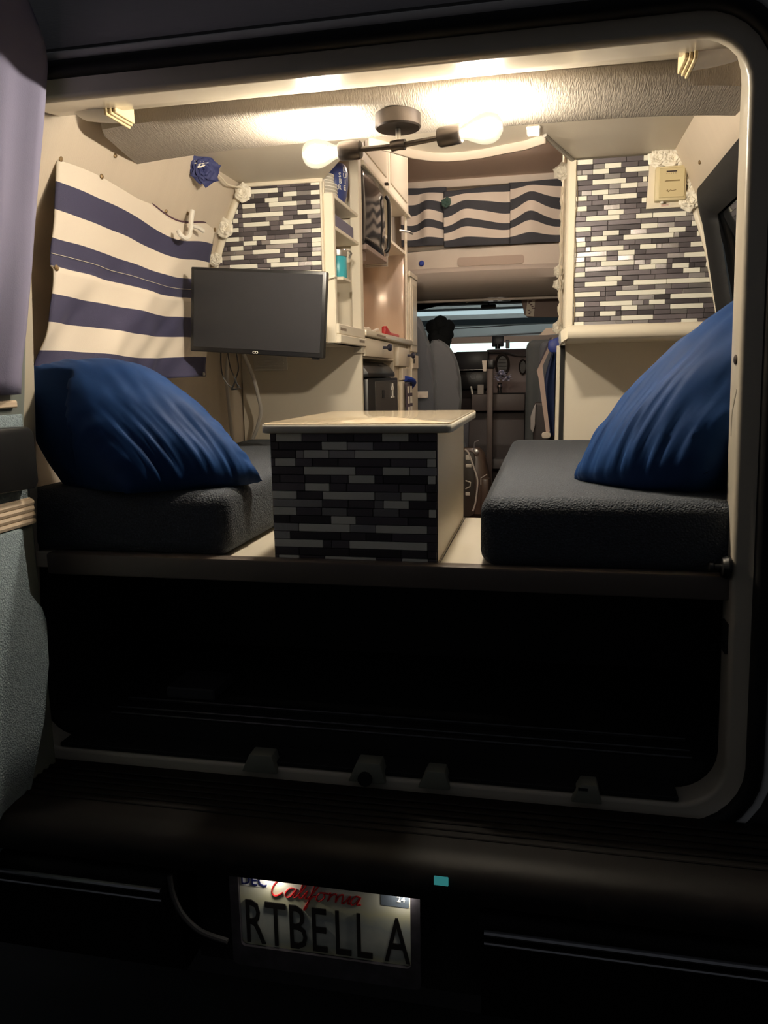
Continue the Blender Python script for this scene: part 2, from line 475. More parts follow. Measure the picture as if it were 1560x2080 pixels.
# screws and old screw holes in the wall vinyl
for s, y, z, lb in ((1, .98, 2.22, 'upper dark brass snap stud on the wall above the side window'), (1, .93, 2.17, 'middle dark brass snap stud on the wall above the side window'),
                    (1, .90, 2.155, 'lowest dark brass snap stud at the side window corner'), (-1, .43, 2.21, 'bare brass snap stud above the striped wall curtain'),
                    (-1, .92, 2.155, 'bare brass snap stud just above the anchor hook'), (-1, .78, 2.135, 'bare brass snap stud at the curtain sag beside the anchor hook'),
                    (-1, .16, 1.86, 'bare brass snap stud beside the curtain edge near the rear door')):
    x = wx(z, s)
    bm = B(); lathe(bm, [(.006, 0), (.007, .003), (.004, .006), (.001, .006)], (x - s * .006, y, z), M=Matrix(((0, 0, -s), (0, 1, 0), (1, 0, 0))), n=10)
    tag(obj('brass_snap', bm, BRASS), lb, 'snap', 'bare snap studs on the side walls')

# ------------------------------------------------------------------ open rear door, seen edge-on at the side of the opening
def dX(z): return -.885 if z < 1.5 else -.885 + (z - 1.5) / .8 * .115
door = sgroup('door_1', (-.9, -.4, .55), 'rear van door swung open')
bm = B(); prism(bm, [(-.885, .56), (-.885, 1.5), (-.77, 2.30), (-.82, 2.30), (-.935, 1.5), (-.935, .56)], 'Y', -.78, -.035, bev=.006)
obj('door_shell', bm, GREYPL, door)
bm = B(); prism(bm, [(-.76, 1.272), (-.10, 1.272), (-.106, 1.115), (-.085, 1.098), (-.060, 1.075), (-.047, 1.035), (-.058, .93), (-.095, .80), (-.16, .66), (-.26, .575), (-.76, .575)], 'X', -.884, -.862, bev=.006)
obj('carpet_panel', bm, GREYCAR, door)
bm = B(); prism(bm, [(-.76, 1.335), (-.055, 1.335), (-.05, 1.50), (-.045, 1.53), (-.76, 1.53)], 'X', -.884, -.876, bev=.003)
obj('carpet_band', bm, GREYCAR, door)
for k in range(4):
    z = 1.282 + k * .0145
    bm = B(); tube(bm, [(-.873, -.76, z), (-.873, -.050, z)], .0085, 8)
    obj('wood_reed', bm, WOOD, door)
bm = B(); box(bm, -.886, -.872, -.76, -.050, 1.274, 1.337, .002); obj('wood_back', bm, WOOD, door)
bm = B(); prism(bm, [(-.45, 1.375), (-.075, 1.362), (-.062, 1.375), (-.064, 1.490), (-.08, 1.503), (-.45, 1.51)], 'X', -.884, -.838, bev=.005)
obj('grab_pocket', bm, BLACKP, door)
bm = B(); box(bm, -.886, -.866, -.76, -.072, 1.545, 1.562, .003); obj('window_rail', bm, WOOD, door)
# its curtain
rows = []
for i in range(25):
    t = i / 24; z = 2.40 - t * .825
    ye = [(2.40, -.10), (2.33, -.055), (2.28, -.030), (2.22, -.034), (2.0, -.043), (1.85, -.05), (1.70, -.064), (1.64, -.072), (1.575, -.070)]
    for (za, a), (zb, b) in zip(ye, ye[1:]):
        if zb <= z <= za: y1 = b + (a - b) * (z - zb) / (za - zb); break
    row = []
    for j in range(30):
        s = j / 29; y = y1 - s * .62
        x = dX(min(z, 2.30)) + .022 + .009 * math.sin(s * 34 + 1.1 * math.sin(t * 5)) * (.4 + .6 * t) + .004 * math.sin(s * 11 + t * 9)
        row.append((x, y, z))
    rows.append(row)
bm = B(); sheet(bm, rows)
dc = tag(obj('door_curtain', bm, PURPLE, solid=.002), 'grey violet cloth curtain gathered on the open rear door', 'curtain')

# ------------------------------------------------------------------ bumper, plate
bmp = thing('rear_bumper', 'black rear step bumper below the open doorway', 'bumper', (CXV, -.15, .30))
prof = [(-.02, .662), (-.22, .664), (-.262, .658), (-.288, .638), (-.298, .615), (-.296, .598), (-.280, .590), (-.02, .590)]
bm = B(); prism(bm, prof, 'X', -1.02, .90)
obj('step_top', bm, VANBLK, bmp, angle=50)
for k in range(6):
    y = -.06 - k * .024
    bm = B(); box(bm, -.92, .80, y - .005, y + .005, .662, .667, .002)
    obj('tread_rib', bm, mat('ribbed_step_plastic', (.007, .006, .006), .6, spec=.2), bmp)
for x0, x1 in ((-1.02, -.46), (.195, .90)):
    bm = B()
    pr = [(-.02, .58), (-.275, .58), (-.292, .566), (-.296, .545), (-.290, .523), (-.27, .51), (-.23, .30), (-.02, .30)]
    prism(bm, pr, 'X', x0, x1)
    w = obj('bumper_corner', bm, VANBLK, bmp, angle=50)
    bm = B(); tube(bm, [(x0 + .01, -.298, .545), (x1 - .01, -.298, .545)], .006, 8); tube(bm, [(x0 + .01, -.297, .522), (x1 - .01, -.297, .522)], .004, 8)
    obj('chrome_strip', bm, mat('dull_chrome', (.45, .45, .48), .22, metal=1), w)
bm = B(); tube(bm, smoothpts([(-.455, -.285, .575), (-.45, -.287, .535), (-.43, -.289, .49), (-.39, -.29, .455), (-.33, -.29, .440)]), .006, 8)
obj('recess_edge', bm, VANGR, bmp)
bm = B(); box(bm, -.46, .20, -.16, -.02, .28, .58); obj('plate_recess', bm, BLACKM, bmp)
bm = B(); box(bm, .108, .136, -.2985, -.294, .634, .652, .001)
tag(obj('teal_patch', bm, emis('teal_patch_glow', (.12, .75, .75), .2)), 'tiny teal glowing patch on the bumper edge', 'light')  # small teal patch given a faint glow of its own

pl = thing('license_plate', 'lit license plate reading RTBELLA in black on a pale picture background', 'license plate', (-.13, -.25, .38))
PX0, PX1, PZ0, PZ1, PY = -.316, .056, .405, .585, -.250
# pale plate with a soft landscape print
mp_ = bpy.data.materials.new('plate_print'); mp_.use_nodes = True
nt = mp_.node_tree; N = nt.nodes; L = nt.links
b = N['Principled BSDF']; b.inputs['Roughness'].default_value = .45
tc = N.new('ShaderNodeTexCoord'); sp = N.new('ShaderNodeSeparateXYZ'); L.new(tc.outputs['Object'], sp.inputs[0])
ns = N.new('ShaderNodeTexNoise'); ns.inputs['Scale'].default_value = 22; L.new(tc.outputs['Object'], ns.inputs['Vector'])
ad = N.new('ShaderNodeMath'); ad.operation = 'MULTIPLY_ADD'; ad.inputs[1].default_value = .06; L.new(ns.outputs['Fac'], ad.inputs[0]); L.new(sp.outputs['Z'], ad.inputs[2])
rp = N.new('ShaderNodeValToRGB'); mr = N.new('ShaderNodeMapRange'); mr.inputs['From Max'].default_value = .22
L.new(ad.outputs[0], mr.inputs['Value']); L.new(mr.outputs[0], rp.inputs[0])
cr = rp.color_ramp; cr.elements[0].position = .1; cr.elements[0].color = (.55, .50, .28, 1)
cr.elements[1].position = .9; cr.elements[1].color = (.82, .80, .70, 1)
for p_, c_ in ((.22, (.45, .48, .42, 1)), (.34, (.70, .70, .62, 1)), (.5, (.52, .55, .52, 1)), (.66, (.75, .72, .50, 1)), (.78, (.80, .78, .66, 1))):
    e = cr.elements.new(p_); e.color = c_
L.new(rp.outputs[0], b.inputs['Base Color'])
bm = B(); prism(bm, rrect(PX0, PX1, PZ0, PZ1, .010), 'Y', PY, PY + .003)
obj('plate', bm, mp_, pl)
bm = B()
for a in (0,):
    o_ = rrect(PX0 - .018, PX1 + .018, PZ0 - .045, PZ1 + .02, .012); i_ = rrect(PX0 + .002, PX1 - .002, PZ0 + .002, PZ1 - .002, .010)
    sheet(bm, [[(x, PY + .002, z) for x, z in o_], [(x, PY - .008, z) for x, z in o_], [(x, PY - .008, z) for x, z in i_], [(x, PY + .002, z) for x, z in i_]], closed=True)
obj('plate_frame', bm, mat('floral_dark_frame', (.05, .045, .055), .5, var=.95, vscale=30), pl)
PINK = mat('black_plate_ink', (.012, .010, .010), .4)
wch = (PX1 - PX0) / 7.0
PLZ = .458
lets = [('R', .0), ('T', .92), ('B', 1.82), ('E', 2.72), ('L', 3.68), ('L', 4.55), ('A', 5.9)]
for ch, u in lets:
    text('plate_letter', ch, .148, (PX0 + .032 + u * wch * .985, PY - .002, PLZ), FACE_Y, PINK, pl, ext=.0012, sx=.54)
text('month_sticker_print', 'DEC', .034, (PX0 + .035, PY - .0018, .560), FACE_Y, mat('navy_ink', (.01, .015, .10), .5), pl, ext=.0008, sx=.9)
bm = B(); prism(bm, rrect(PX0 + .006, PX0 + .064, .546, .573, .003), 'Y', PY - .0008, PY); obj('month_sticker', bm, mat('white_sticker', (.85, .85, .85), .5), pl)
bm = B(); prism(bm, rrect(PX1 - .064, PX1 - .006, .540, .566, .003), 'Y', PY - .0008, PY); obj('year_sticker', bm, mat('slate_sticker', (.14, .17, .22), .5), pl)
text('year_print', '24', .018, (PX1 - .022, PY - .0018, .558), FACE_Y, mat('white_ink', (.8, .8, .8), .5), pl, ext=.0006)
# script word drawn as pen strokes: C a l i f o r n i a
def pen(strokes, x0, z0, s, w, m, name, parent):
    bm = B()
    for st in strokes:
        pts = smoothpts([(x0 + (x + z * .32) * s, PY - .0014, z0 + z * s) for x, z in st], 5)
        tube(bm, pts, w, 5)
    return obj(name, bm, m, parent)
CAL = [[(1.15, 1.45), (.95, 1.7), (.55, 1.55), (.2, .9), (.25, .2), (.65, 0), (1.1, .35)],
       [(2.05, .75), (1.65, .85), (1.35, .45), (1.45, .05), (1.8, .1), (2.1, .8), (2.05, .1), (2.3, .15)],
       [(2.3, .15), (2.75, 1.1), (2.7, 1.65), (2.5, 1.3), (2.5, .2), (2.75, .1)],
       [(2.75, .1), (3.05, .75), (3.0, .15), (3.25, .1)],
       [(3.25, .1), (3.75, 1.2), (3.6, 1.65), (3.45, 1.1), (3.35, -.7), (3.2, -.85), (3.5, .2), (3.85, .4)],
       [(4.35, .75), (4.0, .7), (3.9, .2), (4.2, 0), (4.5, .4), (4.35, .75), (4.75, .7)],
       [(4.75, .7), (4.9, .8), (4.85, .1), (5.0, .6), (5.3, .8), (5.4, .65)],
       [(5.4, .65), (5.5, .1), (5.6, .6), (5.9, .8), (6.0, .1), (6.2, .15)],
       [(6.2, .15), (6.5, .75), (6.45, .15), (6.7, .1)],
       [(7.25, .75), (6.9, .8), (6.65, .4), (6.8, .05), (7.05, .2), (7.3, .75), (7.2, .1), (7.5, .15)]]
pen(CAL, -.250, .531, .0265, .0018, mat('red_script_ink', (.55, .015, .02), .5), 'state_script', pl)
# plate lamps under the bumper lip
for x in (-.235, .045):
    bm = B(); box(bm, x - .022, x + .022, -.274, -.256, .583, .5905, .001)
    o = obj('plate_lamp', bm, BLACKP, bmp)
    bm = B(); box(bm, x - .012, x + .012, -.270, -.260, .5815, .583)
    obj('lens', bm, emis('plate_lamp_glow', (1, .93, .78), 70.0), o)

# ================================================================== THINGS IN THE REAR
BULBG = bpy.data.materials.new('glowing_bulb_glass'); BULBG.use_nodes = True
_n = BULBG.node_tree.nodes; _l = BULBG.node_tree.links; _n.remove(_n['Principled BSDF'])
_t = _n.new('ShaderNodeBsdfTransparent'); _e = _n.new('ShaderNodeEmission'); _e.inputs[0].default_value = (1, .86, .58, 1); _e.inputs[1].default_value = 1.1
_a = _n.new('ShaderNodeAddShader'); _l.new(_t.outputs[0], _a.inputs[0]); _l.new(_e.outputs[0], _a.inputs[1])
_g = _n.new('ShaderNodeBsdfGlossy'); _g.inputs['Roughness'].default_value = .05; _f2 = _n.new('ShaderNodeFresnel'); _mx = _n.new('ShaderNodeMixShader')
_l.new(_f2.outputs[0], _mx.inputs[0]); _l.new(_a.outputs[0], _mx.inputs[1]); _l.new(_g.outputs[0], _mx.inputs[2]); _l.new(_mx.outputs[0], _n['Material Output'].inputs[0])
# ---- ceiling lamp: canopy, stem, arm, two sockets with bulbs
lamp = thing('ceiling_lamp', 'dark bronze two-bulb bar lamp mounted on the padded ceiling beam', 'lamp', (-.06, .345, 2.10))
LC = Vector((-.063, .352, 2.224))
bm = B(); lathe(bm, [(.056, .004), (.056, -.026), (.053, -.030), (.010, -.030)], LC, n=32); obj('canopy', bm, BRONZE, lamp)
bm = B(); cyl(bm, LC + Vector((0, 0, -.03)), LC + Vector((0, 0, -.066)), .0065); obj('stem', bm, STEEL, lamp)
HUB = Vector((-.063, .350, 2.155))
bl = Vector((-.262, .372, 2.158)); br = Vector((.140, .312, 2.166))
dl = (bl - HUB).normalized(); dr = (br - HUB).normalized()
bm = B(); tube(bm, [HUB + dl * .018, HUB + Vector((0, 0, .012)) * .2, HUB + dr * .018], .0125, 12); obj('hub', bm, BRONZE, lamp)
for d, bc in ((dl, bl), (dr, br)):
    s0 = bc - d * .103; s1 = bc - d * .046
    bm = B(); cyl(bm, HUB + d * .01, s0, .0062, n=10); obj('arm', bm, BRONZE, lamp)
    Mx = Matrix(((frame_at(d)[0].x, frame_at(d)[1].x, d.x), (frame_at(d)[0].y, frame_at(d)[1].y, d.y), (frame_at(d)[0].z, frame_at(d)[1].z, d.z)))
    bm = B(); lathe(bm, [(.006, -.003), (.020, 0), (.0225, .006), (.0225, .052), (.0195, .057), (.016, .050)], s0, M=Mx, n=24); obj('socket', bm, BRONZE, lamp)
    bm = B(); lathe(bm, [(.013, -.004), (.015, .004), (.018, .014), (.026, .030), (.0325, .046), (.035, .060), (.0335, .075), (.027, .088), (.015, .096), (.002, .099)], s1, M=Mx, n=24)
    gb = obj('bulb', bm, BULBG, lamp)
    bm = B(); lathe(bm, [(.002, .012), (.011, .018), (.017, .038), (.018, .058), (.012, .074), (.002, .080)], s1, M=Mx, n=16)
    obj('glowing_core', bm, emis('warm_filament', (1, .885, .705), BULB), gb)

bm = B(); box(bm, .232, .272, .80, .86, 2.298, 2.309, .003)
o = thing('ceiling_downlight', 'small square lit ceiling light at the raised roof edge', 'light', (.25, .83, 2.30))
obj('housing', bm, WHITEP, o)
bm = B(); box(bm, .236, .268, .805, .855, 2.2955, 2.298); obj('lit_panel', bm, emis('downlight_glow', (1, .88, .74), 9.0), o)

gl_ = thing('added_roof_light', 'added round cream light, unseen inside the raised roof above the galley aisle', 'light', (-.05, 2.5, 2.84))  # added out of view to brighten galley and cab
bm = B(); lathe(bm, [(.075, .035), (.075, .012), (.068, .004), (.06, 0), (.002, 0)], (-.05, 2.5, 2.930), n=24); obj('housing', bm, WHITEP, gl_)
bm = B(); lathe(bm, [(.045, .002), (.062, -.020), (.066, -.045), (.050, -.072), (.025, -.084), (.002, -.087)], (-.05, 2.5, 2.930), n=24); obj('lens', bm, emis('added_roof_glow', (1, .87, .75), 115.0), gl_)

# ---- two cream corner covers beside the beam
def corner_cover(label, s):
    x0 = -.785 if s < 0 else .665
    o = thing('speaker_cover', label, 'cover', (x0, .14, 2.19), 'cream corner covers above the rear doors')
    a = -s
    bm = B(); rows = []
    for k in range(9):
        t = k / 8; x = x0 + a * (.0 + .085 * t)
        w = .055 + .012 * math.sin(t * PI); h = .022 + .012 * t
        rows.append([(x, .15 + w * math.cos(q * PI / 8), 2.235 - (h * math.sin(q * PI / 8))) for q in range(9)])
    sheet(bm, rows)
    for r in (rows[0], rows[-1]): bm.faces.new([bm.verts.new(p) for p in r])
    obj('cover', bm, WHITEP, o, angle=60)
    for k in range(3):
        x = x0 + a * (.086 + .008 * k)
        bm = B(); box(bm, min(x, x + a * .007), max(x, x + a * .007), .098 + .006 * k, .205 - .004 * k, 2.20 + .004 * k, 2.246, .0015)
        obj('ribbed_end', bm, mat('pale_yellow_wood', (.72, .58, .34), .5), o)
corner_cover('cream corner cover with ribbed end above the striped wall curtain', -1)
corner_cover('cream corner cover with ribbed end above the dark side window', 1)

# ---- tiles
TILE_MESH = {}
def tile_obj(w, h, m, parent, x, y, z, th=.005):
    key = (round(w, 3), round(h, 4), m.name)
    if key not in TILE_MESH:
        bm = B(); g = .0006
        box(bm, -w / 2 + g, w / 2 - g, -th, 0, -h / 2 + g, h / 2 - g, .0010)
        me = bpy.data.meshes.new('tile'); bmesh.ops.recalc_face_normals(bm, faces=bm.faces[:]); bm.to_mesh(me); bm.free(); me.materials.append(m)
        TILE_MESH[key] = me
    o = bpy.data.objects.new('tile', TILE_MESH[key]); COL.objects.link(o)
    put(o, (x, y, z), parent)
    return o

def lay_tiles(parent, rows, nrow, ztop, pitch, unit, Y, xl, xr, seed, skip=None, silver=.28):
    rng = random.Random(seed)
    for r in range(nrow):
        z = ztop - r * pitch
        a, b = xl(z), xr(z)
        if r in rows: whites = rows[r]
        else:                                   # rows hidden behind other things follow the same rhythm
            st = rng.choice((0, 1, 2)) * unit / 3 + a
            whites = [(st + unit * 1.3, st + unit * (1.3 + rng.choice((1, 2)))), (st + unit * 4.4, st + unit * 5.4)]
        segs = []; cur = a
        for (p, q) in sorted(whites):
            p, q = max(p, a), min(q, b)
            if q - p < .006: continue
            if p - cur > .004: segs.append((cur, p, 0))
            segs.append((max(p, cur), q, 1)); cur = q
        if b - cur > .004: segs.append((cur, b, 0))
        for p, q, wht in segs:
            if wht:
                parts = [(p, q)]
            else:
                parts = []; c = p
                first = rng.choice((1, 1, 2 / 3, 1 / 3, 2)) * unit
                while q - c > 1e-4:
                    n = c + (first if c == p else rng.choice((1, 1, 2)) * unit)
                    if n > q - unit * .22: n = q
                    parts.append((c, n)); c = n
            for c, n in parts:
                if skip and skip((c + n) / 2, z, c, n): continue
                m = TWHITE if wht else (TSILV if rng.random() < silver else TDARK)
                tile_obj(n - c, pitch, m, parent, (c + n) / 2, Y, z)

ROWS_R = {0: [(.387, .442), (.603, .631)], 1: [(.48, .534)], 2: [(.442, .495), (.547, .622)], 3: [(.39, .426)], 4: [(.442, .55), (.604, .618)], 5: [(.534, .588)],
          6: [(.441, .495)], 7: [(.388, .426), (.478, .587)], 8: [(.602, .618)], 9: [(.388, .427)], 10: [(.495, .547)], 11: [(.425, .534), (.586, .639), (.64, .746)], 12: [],
          13: [(.389, .442), (.603, .657), (.763, .78)], 14: [(.481, .534), (.693, .746)], 15: [(.442, .495), (.548, .709), (.781, .80)], 16: [(.389, .426)],
          17: [(.443, .55), (.603, .655), (.763, .82)], 18: [(.533, .587)], 19: [(.443, .496), (.745, .84)], 20: [(.391, .426), (.478, .586), (.639, .692)],
          21: [(.602, .656), (.708, .762), (.814, .85)], 22: [(.389, .427), (.744, .798)], 23: [(.494, .548)], 24: [(.426, .534), (.586, .693), (.693, .86)], 25: [],
          26: [(.39, .478), (.531, .691)], 27: [(.707, .87)], 28: [(.391, .427), (.478, .586), (.639, .691)], 29: [(.549, .603), (.708, .814)],
          30: [(.392, .426), (.479, .532), (.852, .88)], 31: [(.55, .655)], 32: [(.393, .427), (.745, .798)]}
ROWS_L = {0: [(-.548, -.512)], 1: [(-.778, -.673)], 2: [(-.826, -.815), (-.653, -.601), (-.549, -.511)], 3: [(-.725, -.673)], 4: [(-.814, -.763), (-.71, -.602), (-.55, -.512)],
          5: [(-.854, -.832)], 6: [(-.815, -.655), (-.601, -.512)], 7: [(-.854, -.832)], 8: [(-.814, -.71), (-.656, -.549)], 9: [(-.884, -.832), (-.672, -.619)], 10: [(-.55, -.513)],
          11: [(-.902, -.832), (-.779, -.726)], 12: [(-.816, -.763), (-.71, -.603), (-.55, -.513)], 13: [(-.869, -.817), (-.55, -.514)], 14: [(-.78, -.674)],
          15: [(-.869, -.817), (-.657, -.603), (-.551, -.514)], 16: [(-.727, -.675)], 17: [(-.942, -.922), (-.871, -.764), (-.712, -.604), (-.552, -.514)], 18: [],
          19: [(-.723, -.656), (-.604, -.514)]}
ROWS_T = {0: [(-.302, -.24), (-.054, .007)], 1: [(-.194, -.134)], 2: [(-.237, -.177), (-.117, .067)], 3: [(-.307, -.257), (.047, .067)], 4: [(-.238, -.116), (-.054, .008)], 5: [(-.133, -.072), (.048, .066)],
          6: [(-.237, -.178)], 7: [(-.316, -.257), (-.195, -.073), (-.012, .047)], 8: [(-.053, .006)], 9: [(-.316, -.259), (.05, .067)], 10: [(-.177, -.118)],
          11: [(-.255, -.132), (-.072, .047)], 12: [], 13: [(-.316, -.197), (-.135, .047)], 14: [], 15: [(-.307, -.256), (-.194, -.072), (-.012, .048)]}

# ---- wardrobe with tiled end facing the rear
ward = thing('tiled_wardrobe', 'tall cream wardrobe with mosaic tiled end beside the dark side window', 'wardrobe', (.62, 1.6, 1.18))
def outline(x0, s, z0, z1, inset=.008, n=12):
    side = [(wx(z0 + (z1 - z0) * k / n, s) - s * inset, z0 + (z1 - z0) * k / n) for k in range(n + 1)]
    return [(x0, z0)] + side + [(x0, z1)]
bm = B(); prism(bm, outline(.374, 1, 1.718, 2.306), 'Y', 1.206, 2.9); obj('upper_body', bm, CAB, ward)
bm = B(); prism(bm, [(.374, 1.18), (.90, 1.18), (.90, 1.72), (.374, 1.72)], 'Y', 1.605, 2.9); obj('lower_body', bm, CAB, ward)
bm = B(); box(bm, .374, .76, 1.24, 2.9, 2.306, 2.90); obj('raised_body', bm, CAB, ward)
bm = B(); box(bm, .357, .3745, 1.598, 1.612, 1.18, 1.712); obj('shadow_gap', bm, BLACKM, ward)
bm = B(); box(bm, .342, .357, 1.60, 1.66, .95, 1.712, .002); obj('door_edge', bm, TRIM, ward)
bm = B(); box(bm, .366, .390, 1.192, 1.215, 1.725, 2.306, .003); obj('corner_post', bm, TRIM, ward)
for k, y in enumerate((1.24, 1.27, 1.31, 1.34, 1.46, 1.52, 1.95, 2.05, 2.35, 2.45, 2.58)):
    bm = B(); box(bm, .364, .376, y, y + (.014 if k % 2 else .022), 1.76, 2.90, .003); obj('side_moulding', bm, TRIM, ward)
bm = B(); prism(bm, [(1.216, 1.72), (1.216, 1.765), (1.20, 1.768), (1.182, 1.760), (1.174, 1.742), (1.180, 1.724), (1.196, 1.716)], 'X', .372, wx(1.74, 1) - .01); obj('bottom_moulding', bm, TRIM, ward, angle=50)
bm = B(); prism(bm, [(.348, 1.745), (.372, 1.765), (.374, 1.722), (.352, 1.708)], 'Y', 1.19, 1.6); obj('side_ledge', bm, TRIM, ward)
bm = B(); prism(bm, outline(.388, 1, 1.762, 2.306, .012), 'Y', 1.1995, 1.207); tp = obj('tile_panel', bm, GROUT, ward, label='mosaic of cream and dark brushed strip tiles')
lay_tiles(tp, ROWS_R, 33, 2.2965, .0165, .0535, 1.1995, lambda z: .389, lambda z: wx(z, 1) - .024, 5,
          skip=lambda x, z, a, b_: z > 2.128 and a > .60 and x > .625)
bm = B(); sheet(bm, [[(wx(z, 1) - .034, 1.189, z), (wx(z, 1) - .004, 1.189, z)] for z in [1.765 + k * .054 for k in range(11)]])
obj('edge_trim', bm, TRIM, ward, solid=.008)
bm = B(); tube(bm, [(.391 + .003 * math.sin(k * .9), 1.190, 1.77 + k * .0265) for k in range(21)], .0016, 5); obj('caulk_line', bm, mat('brown_caulk', (.25, .19, .12), .7), ward)

# control box on its backing plate
th = thing('wall_control_box', 'aged beige control box mounted on a cream plate over the mosaic tiles', 'control box', (.69, 1.18, 2.14))
bm = B(); prism(bm, [(.617, 2.135), (.775, 2.135), (.725, 2.272), (.622, 2.272)], 'Y', 1.1905, 1.1995); obj('backing_plate', bm, TRIM, th)
bm = B(); box(bm, .640, .735, 1.160, 1.1905, 2.152, 2.258, .004, 2); obj('box_body', bm, BEIGEP, th)
bm = B(); box(bm, .650, .730, 1.1565, 1.161, 2.160, 2.252, .002); fc = obj('face_plate', bm, mat('beige_face', (.60, .50, .29), .45), th)
bm = B(); box(bm, .672, .704, 1.1555, 1.157, 2.238, 2.2425); obj('display_slot', bm, INK, fc)
for k in range(5):
    bm = B(); box(bm, .672 + k * .0068, .6745 + k * .0068, 1.156, 1.157, 2.2335, 2.2348); obj('scale_mark', bm, INK, fc)
BRPR = mat('brown_print', (.22, .16, .07), .6)
bm = B(); prism(bm, [(.667, 2.2095), (.714, 2.2095), (.714, 2.2135), (.671, 2.2135)], 'Y', 1.1558, 1.157); obj('worn_print', bm, BRPR, fc)
bm = B(); tube(bm, smoothpts([(.674, 1.1562, 2.1800), (.678, 1.1562, 2.1840), (.680, 1.1562, 2.1775), (.686, 1.1562, 2.1830), (.692, 1.1562, 2.1812), (.704, 1.1562, 2.1826)]), .0011, 5); obj('worn_script', bm, BRPR, fc)
bm = B(); box(bm, .657, .693, 1.1885, 1.1905, 2.138, 2.147); st_ = obj('sticker', bm, PAPER, th)
for k_ in range(2):
    bm = B(); box(bm, .664, .687, 1.1880, 1.1886, 2.1395 + k_ * .0035, 2.1412 + k_ * .0035); obj('faded_line', bm, mat('faded_red_print', (.40, .16, .12), .6), st_)
bm = B(); box(bm, .660, .668, 1.170, 1.186, 2.146, 2.153, .001); obj('switch', bm, WHITEP, th)

# ---- overhead cabinet with tiled end and open shelves on the aisle side
oc = thing('overhead_shelf_cabinet', 'cream overhead cabinet with mosaic tiled end and open shelves behind the television', 'cabinet', (-.72, 1.45, 1.726))
def outl(x1, z0, z1, inset=.008, n=12):
    side = [(wx(z1 - (z1 - z0) * k / n, -1) + inset, z1 - (z1 - z0) * k / n) for k in range(n + 1)]
    return [(x1, z0), (x1, z1)] + side
bm = B(); prism(bm, outl(-.502, 1.728, 2.308), 'Y', 1.229, 1.245); obj('end_panel', bm, CAB, oc)
bm = B(); prism(bm, outl(-.505, 1.732, 2.300, .012), 'Y', 1.2205, 1.230); tl = obj('tile_panel', bm, GROUT, oc, label='mosaic of cream and dark brushed strip tiles')
lay_tiles(tl, ROWS_L, 35, 2.297, .01645, .0535, 1.2205, lambda z: wx(z, -1) + .030, lambda z: -.508, 9)
bm = B(); sheet(bm, [[(wx(z, -1) + .036, 1.209, z), (wx(z, -1) + .004, 1.209, z)] for z in [1.735 + k * .0565 for k in range(11)]]); obj('edge_trim', bm, TRIM, oc, solid=.008)
bm = B(); box(bm, -.815, -.50, 1.206, 1.221, 2.2965, 2.311, .002); obj('top_trim', bm, TRIM, oc)
bm = B(); box(bm, -.512, -.504, 1.208, 1.232, 1.73, 2.31, .002); obj('tile_edge_strip', bm, TRIM, oc)
bm = B(); box(bm, -.504, -.467, 1.222, 1.250, 1.728, 2.262, .003); obj('near_stile', bm, CAB, oc)
bm = B(); box(bm, -.503, -.463, 1.615, 1.668, 1.70, 2.95, .003); obj('far_stile', bm, CAB, oc)
bm = B(); box(bm, -.78, -.76, 1.24, 1.66, 1.73, 2.60); obj('back_panel', bm, CAB, oc)
bm = B(); box(bm, -.78, -.47, 1.655, 1.665, 1.73, 2.90); obj('far_panel', bm, CAB, oc)
for z in (2.262, 2.152):
    bm = B(); box(bm, -.76, -.468, 1.245, 1.618, z - .014, z, .002); obj('shelf', bm, CAB, oc)
bm = B(); box(bm, -.96, -.468, 1.245, 1.655, 1.728, 1.745); obj('bottom', bm, CAB, oc)
for k, (z0, z1, dx) in enumerate(((1.762, 1.800, .004), (1.728, 1.760, .010))):
    bm = B(); box(bm, -.50, -.462 + dx, 1.228, 1.660, z0, z1, .003); d_ = obj('ledge_drawer', bm, CAB, oc)
    bm = B(); box(bm, -.462 + dx, -.4615 + dx, 1.25 + .28 * k, 1.34 + .28 * k, z0 + .014, z0 + .024); obj('name_sticker', bm, mat('grey_brown_print', (.30, .24, .18), .6), d_)
bm = B(); prism(bm, [(-.51, 1.975), (-.462, 1.970), (-.462, 1.963), (-.51, 1.950)], 'Y', 1.205, 1.236, bev=.002); obj('corner_block', bm, CAB, oc)

# things on its shelves
for k in range(7):
    bm = B(); z = 2.262 + k * .0118
    r = .066 - (k % 2) * .001 - (.012 if k > 3 else 0)
    lathe(bm, [(r * .55, 0), (r * .6, .002), (r, .009), (r, .0115), (r * .95, .0115), (r * .6, .005), (.002, .004)], (-.540, 1.315, z), n=28)
    tag(obj('plate', bm, WHITEP), 'cream dinner plate in the short stack on the top shelf', 'plate', 'stacked plates on the top shelf')
mug = thing('blue_tumbler', 'tall rounded blue cup with white lettering beside the stacked plates', 'cup', (-.53, 1.47, 2.262))
bm = B(); lathe(bm, [(.030, 0), (.038, .006), (.052, .040), (.060, .085), (.060, .125), (.054, .150), (.046, .158), (.003, .160)], (-.532, 1.475, 2.262), n=28)
obj('body', bm, mat('glossy_blue_ceramic', (.035, .055, .20), .35, coat=.3), mug)
for r_, (ch, y, z) in enumerate((('L', 1.462, 2.392), ('S', 1.440, 2.370), ('U', 1.464, 2.370), ('B', 1.442, 2.348), ('I', 1.466, 2.348), ('R', 1.440, 2.326), ('E', 1.464, 2.326))):
    a = math.radians(-38)
    MM = Matrix.Rotation(a, 3, 'Z') @ FACE_X
    off = (y - 1.452)
    rad = .0608 if z > 2.33 else .0585
    n_ = Vector((math.cos(a), math.sin(a), 0)); t_ = Vector((-math.sin(a), math.cos(a), 0))
    text('letter', ch, .026, Vector((-.532, 1.475, z)) + n_ * (rad - off * off * 9) + t_ * off, MM, WHITEP, mug, ext=.001)
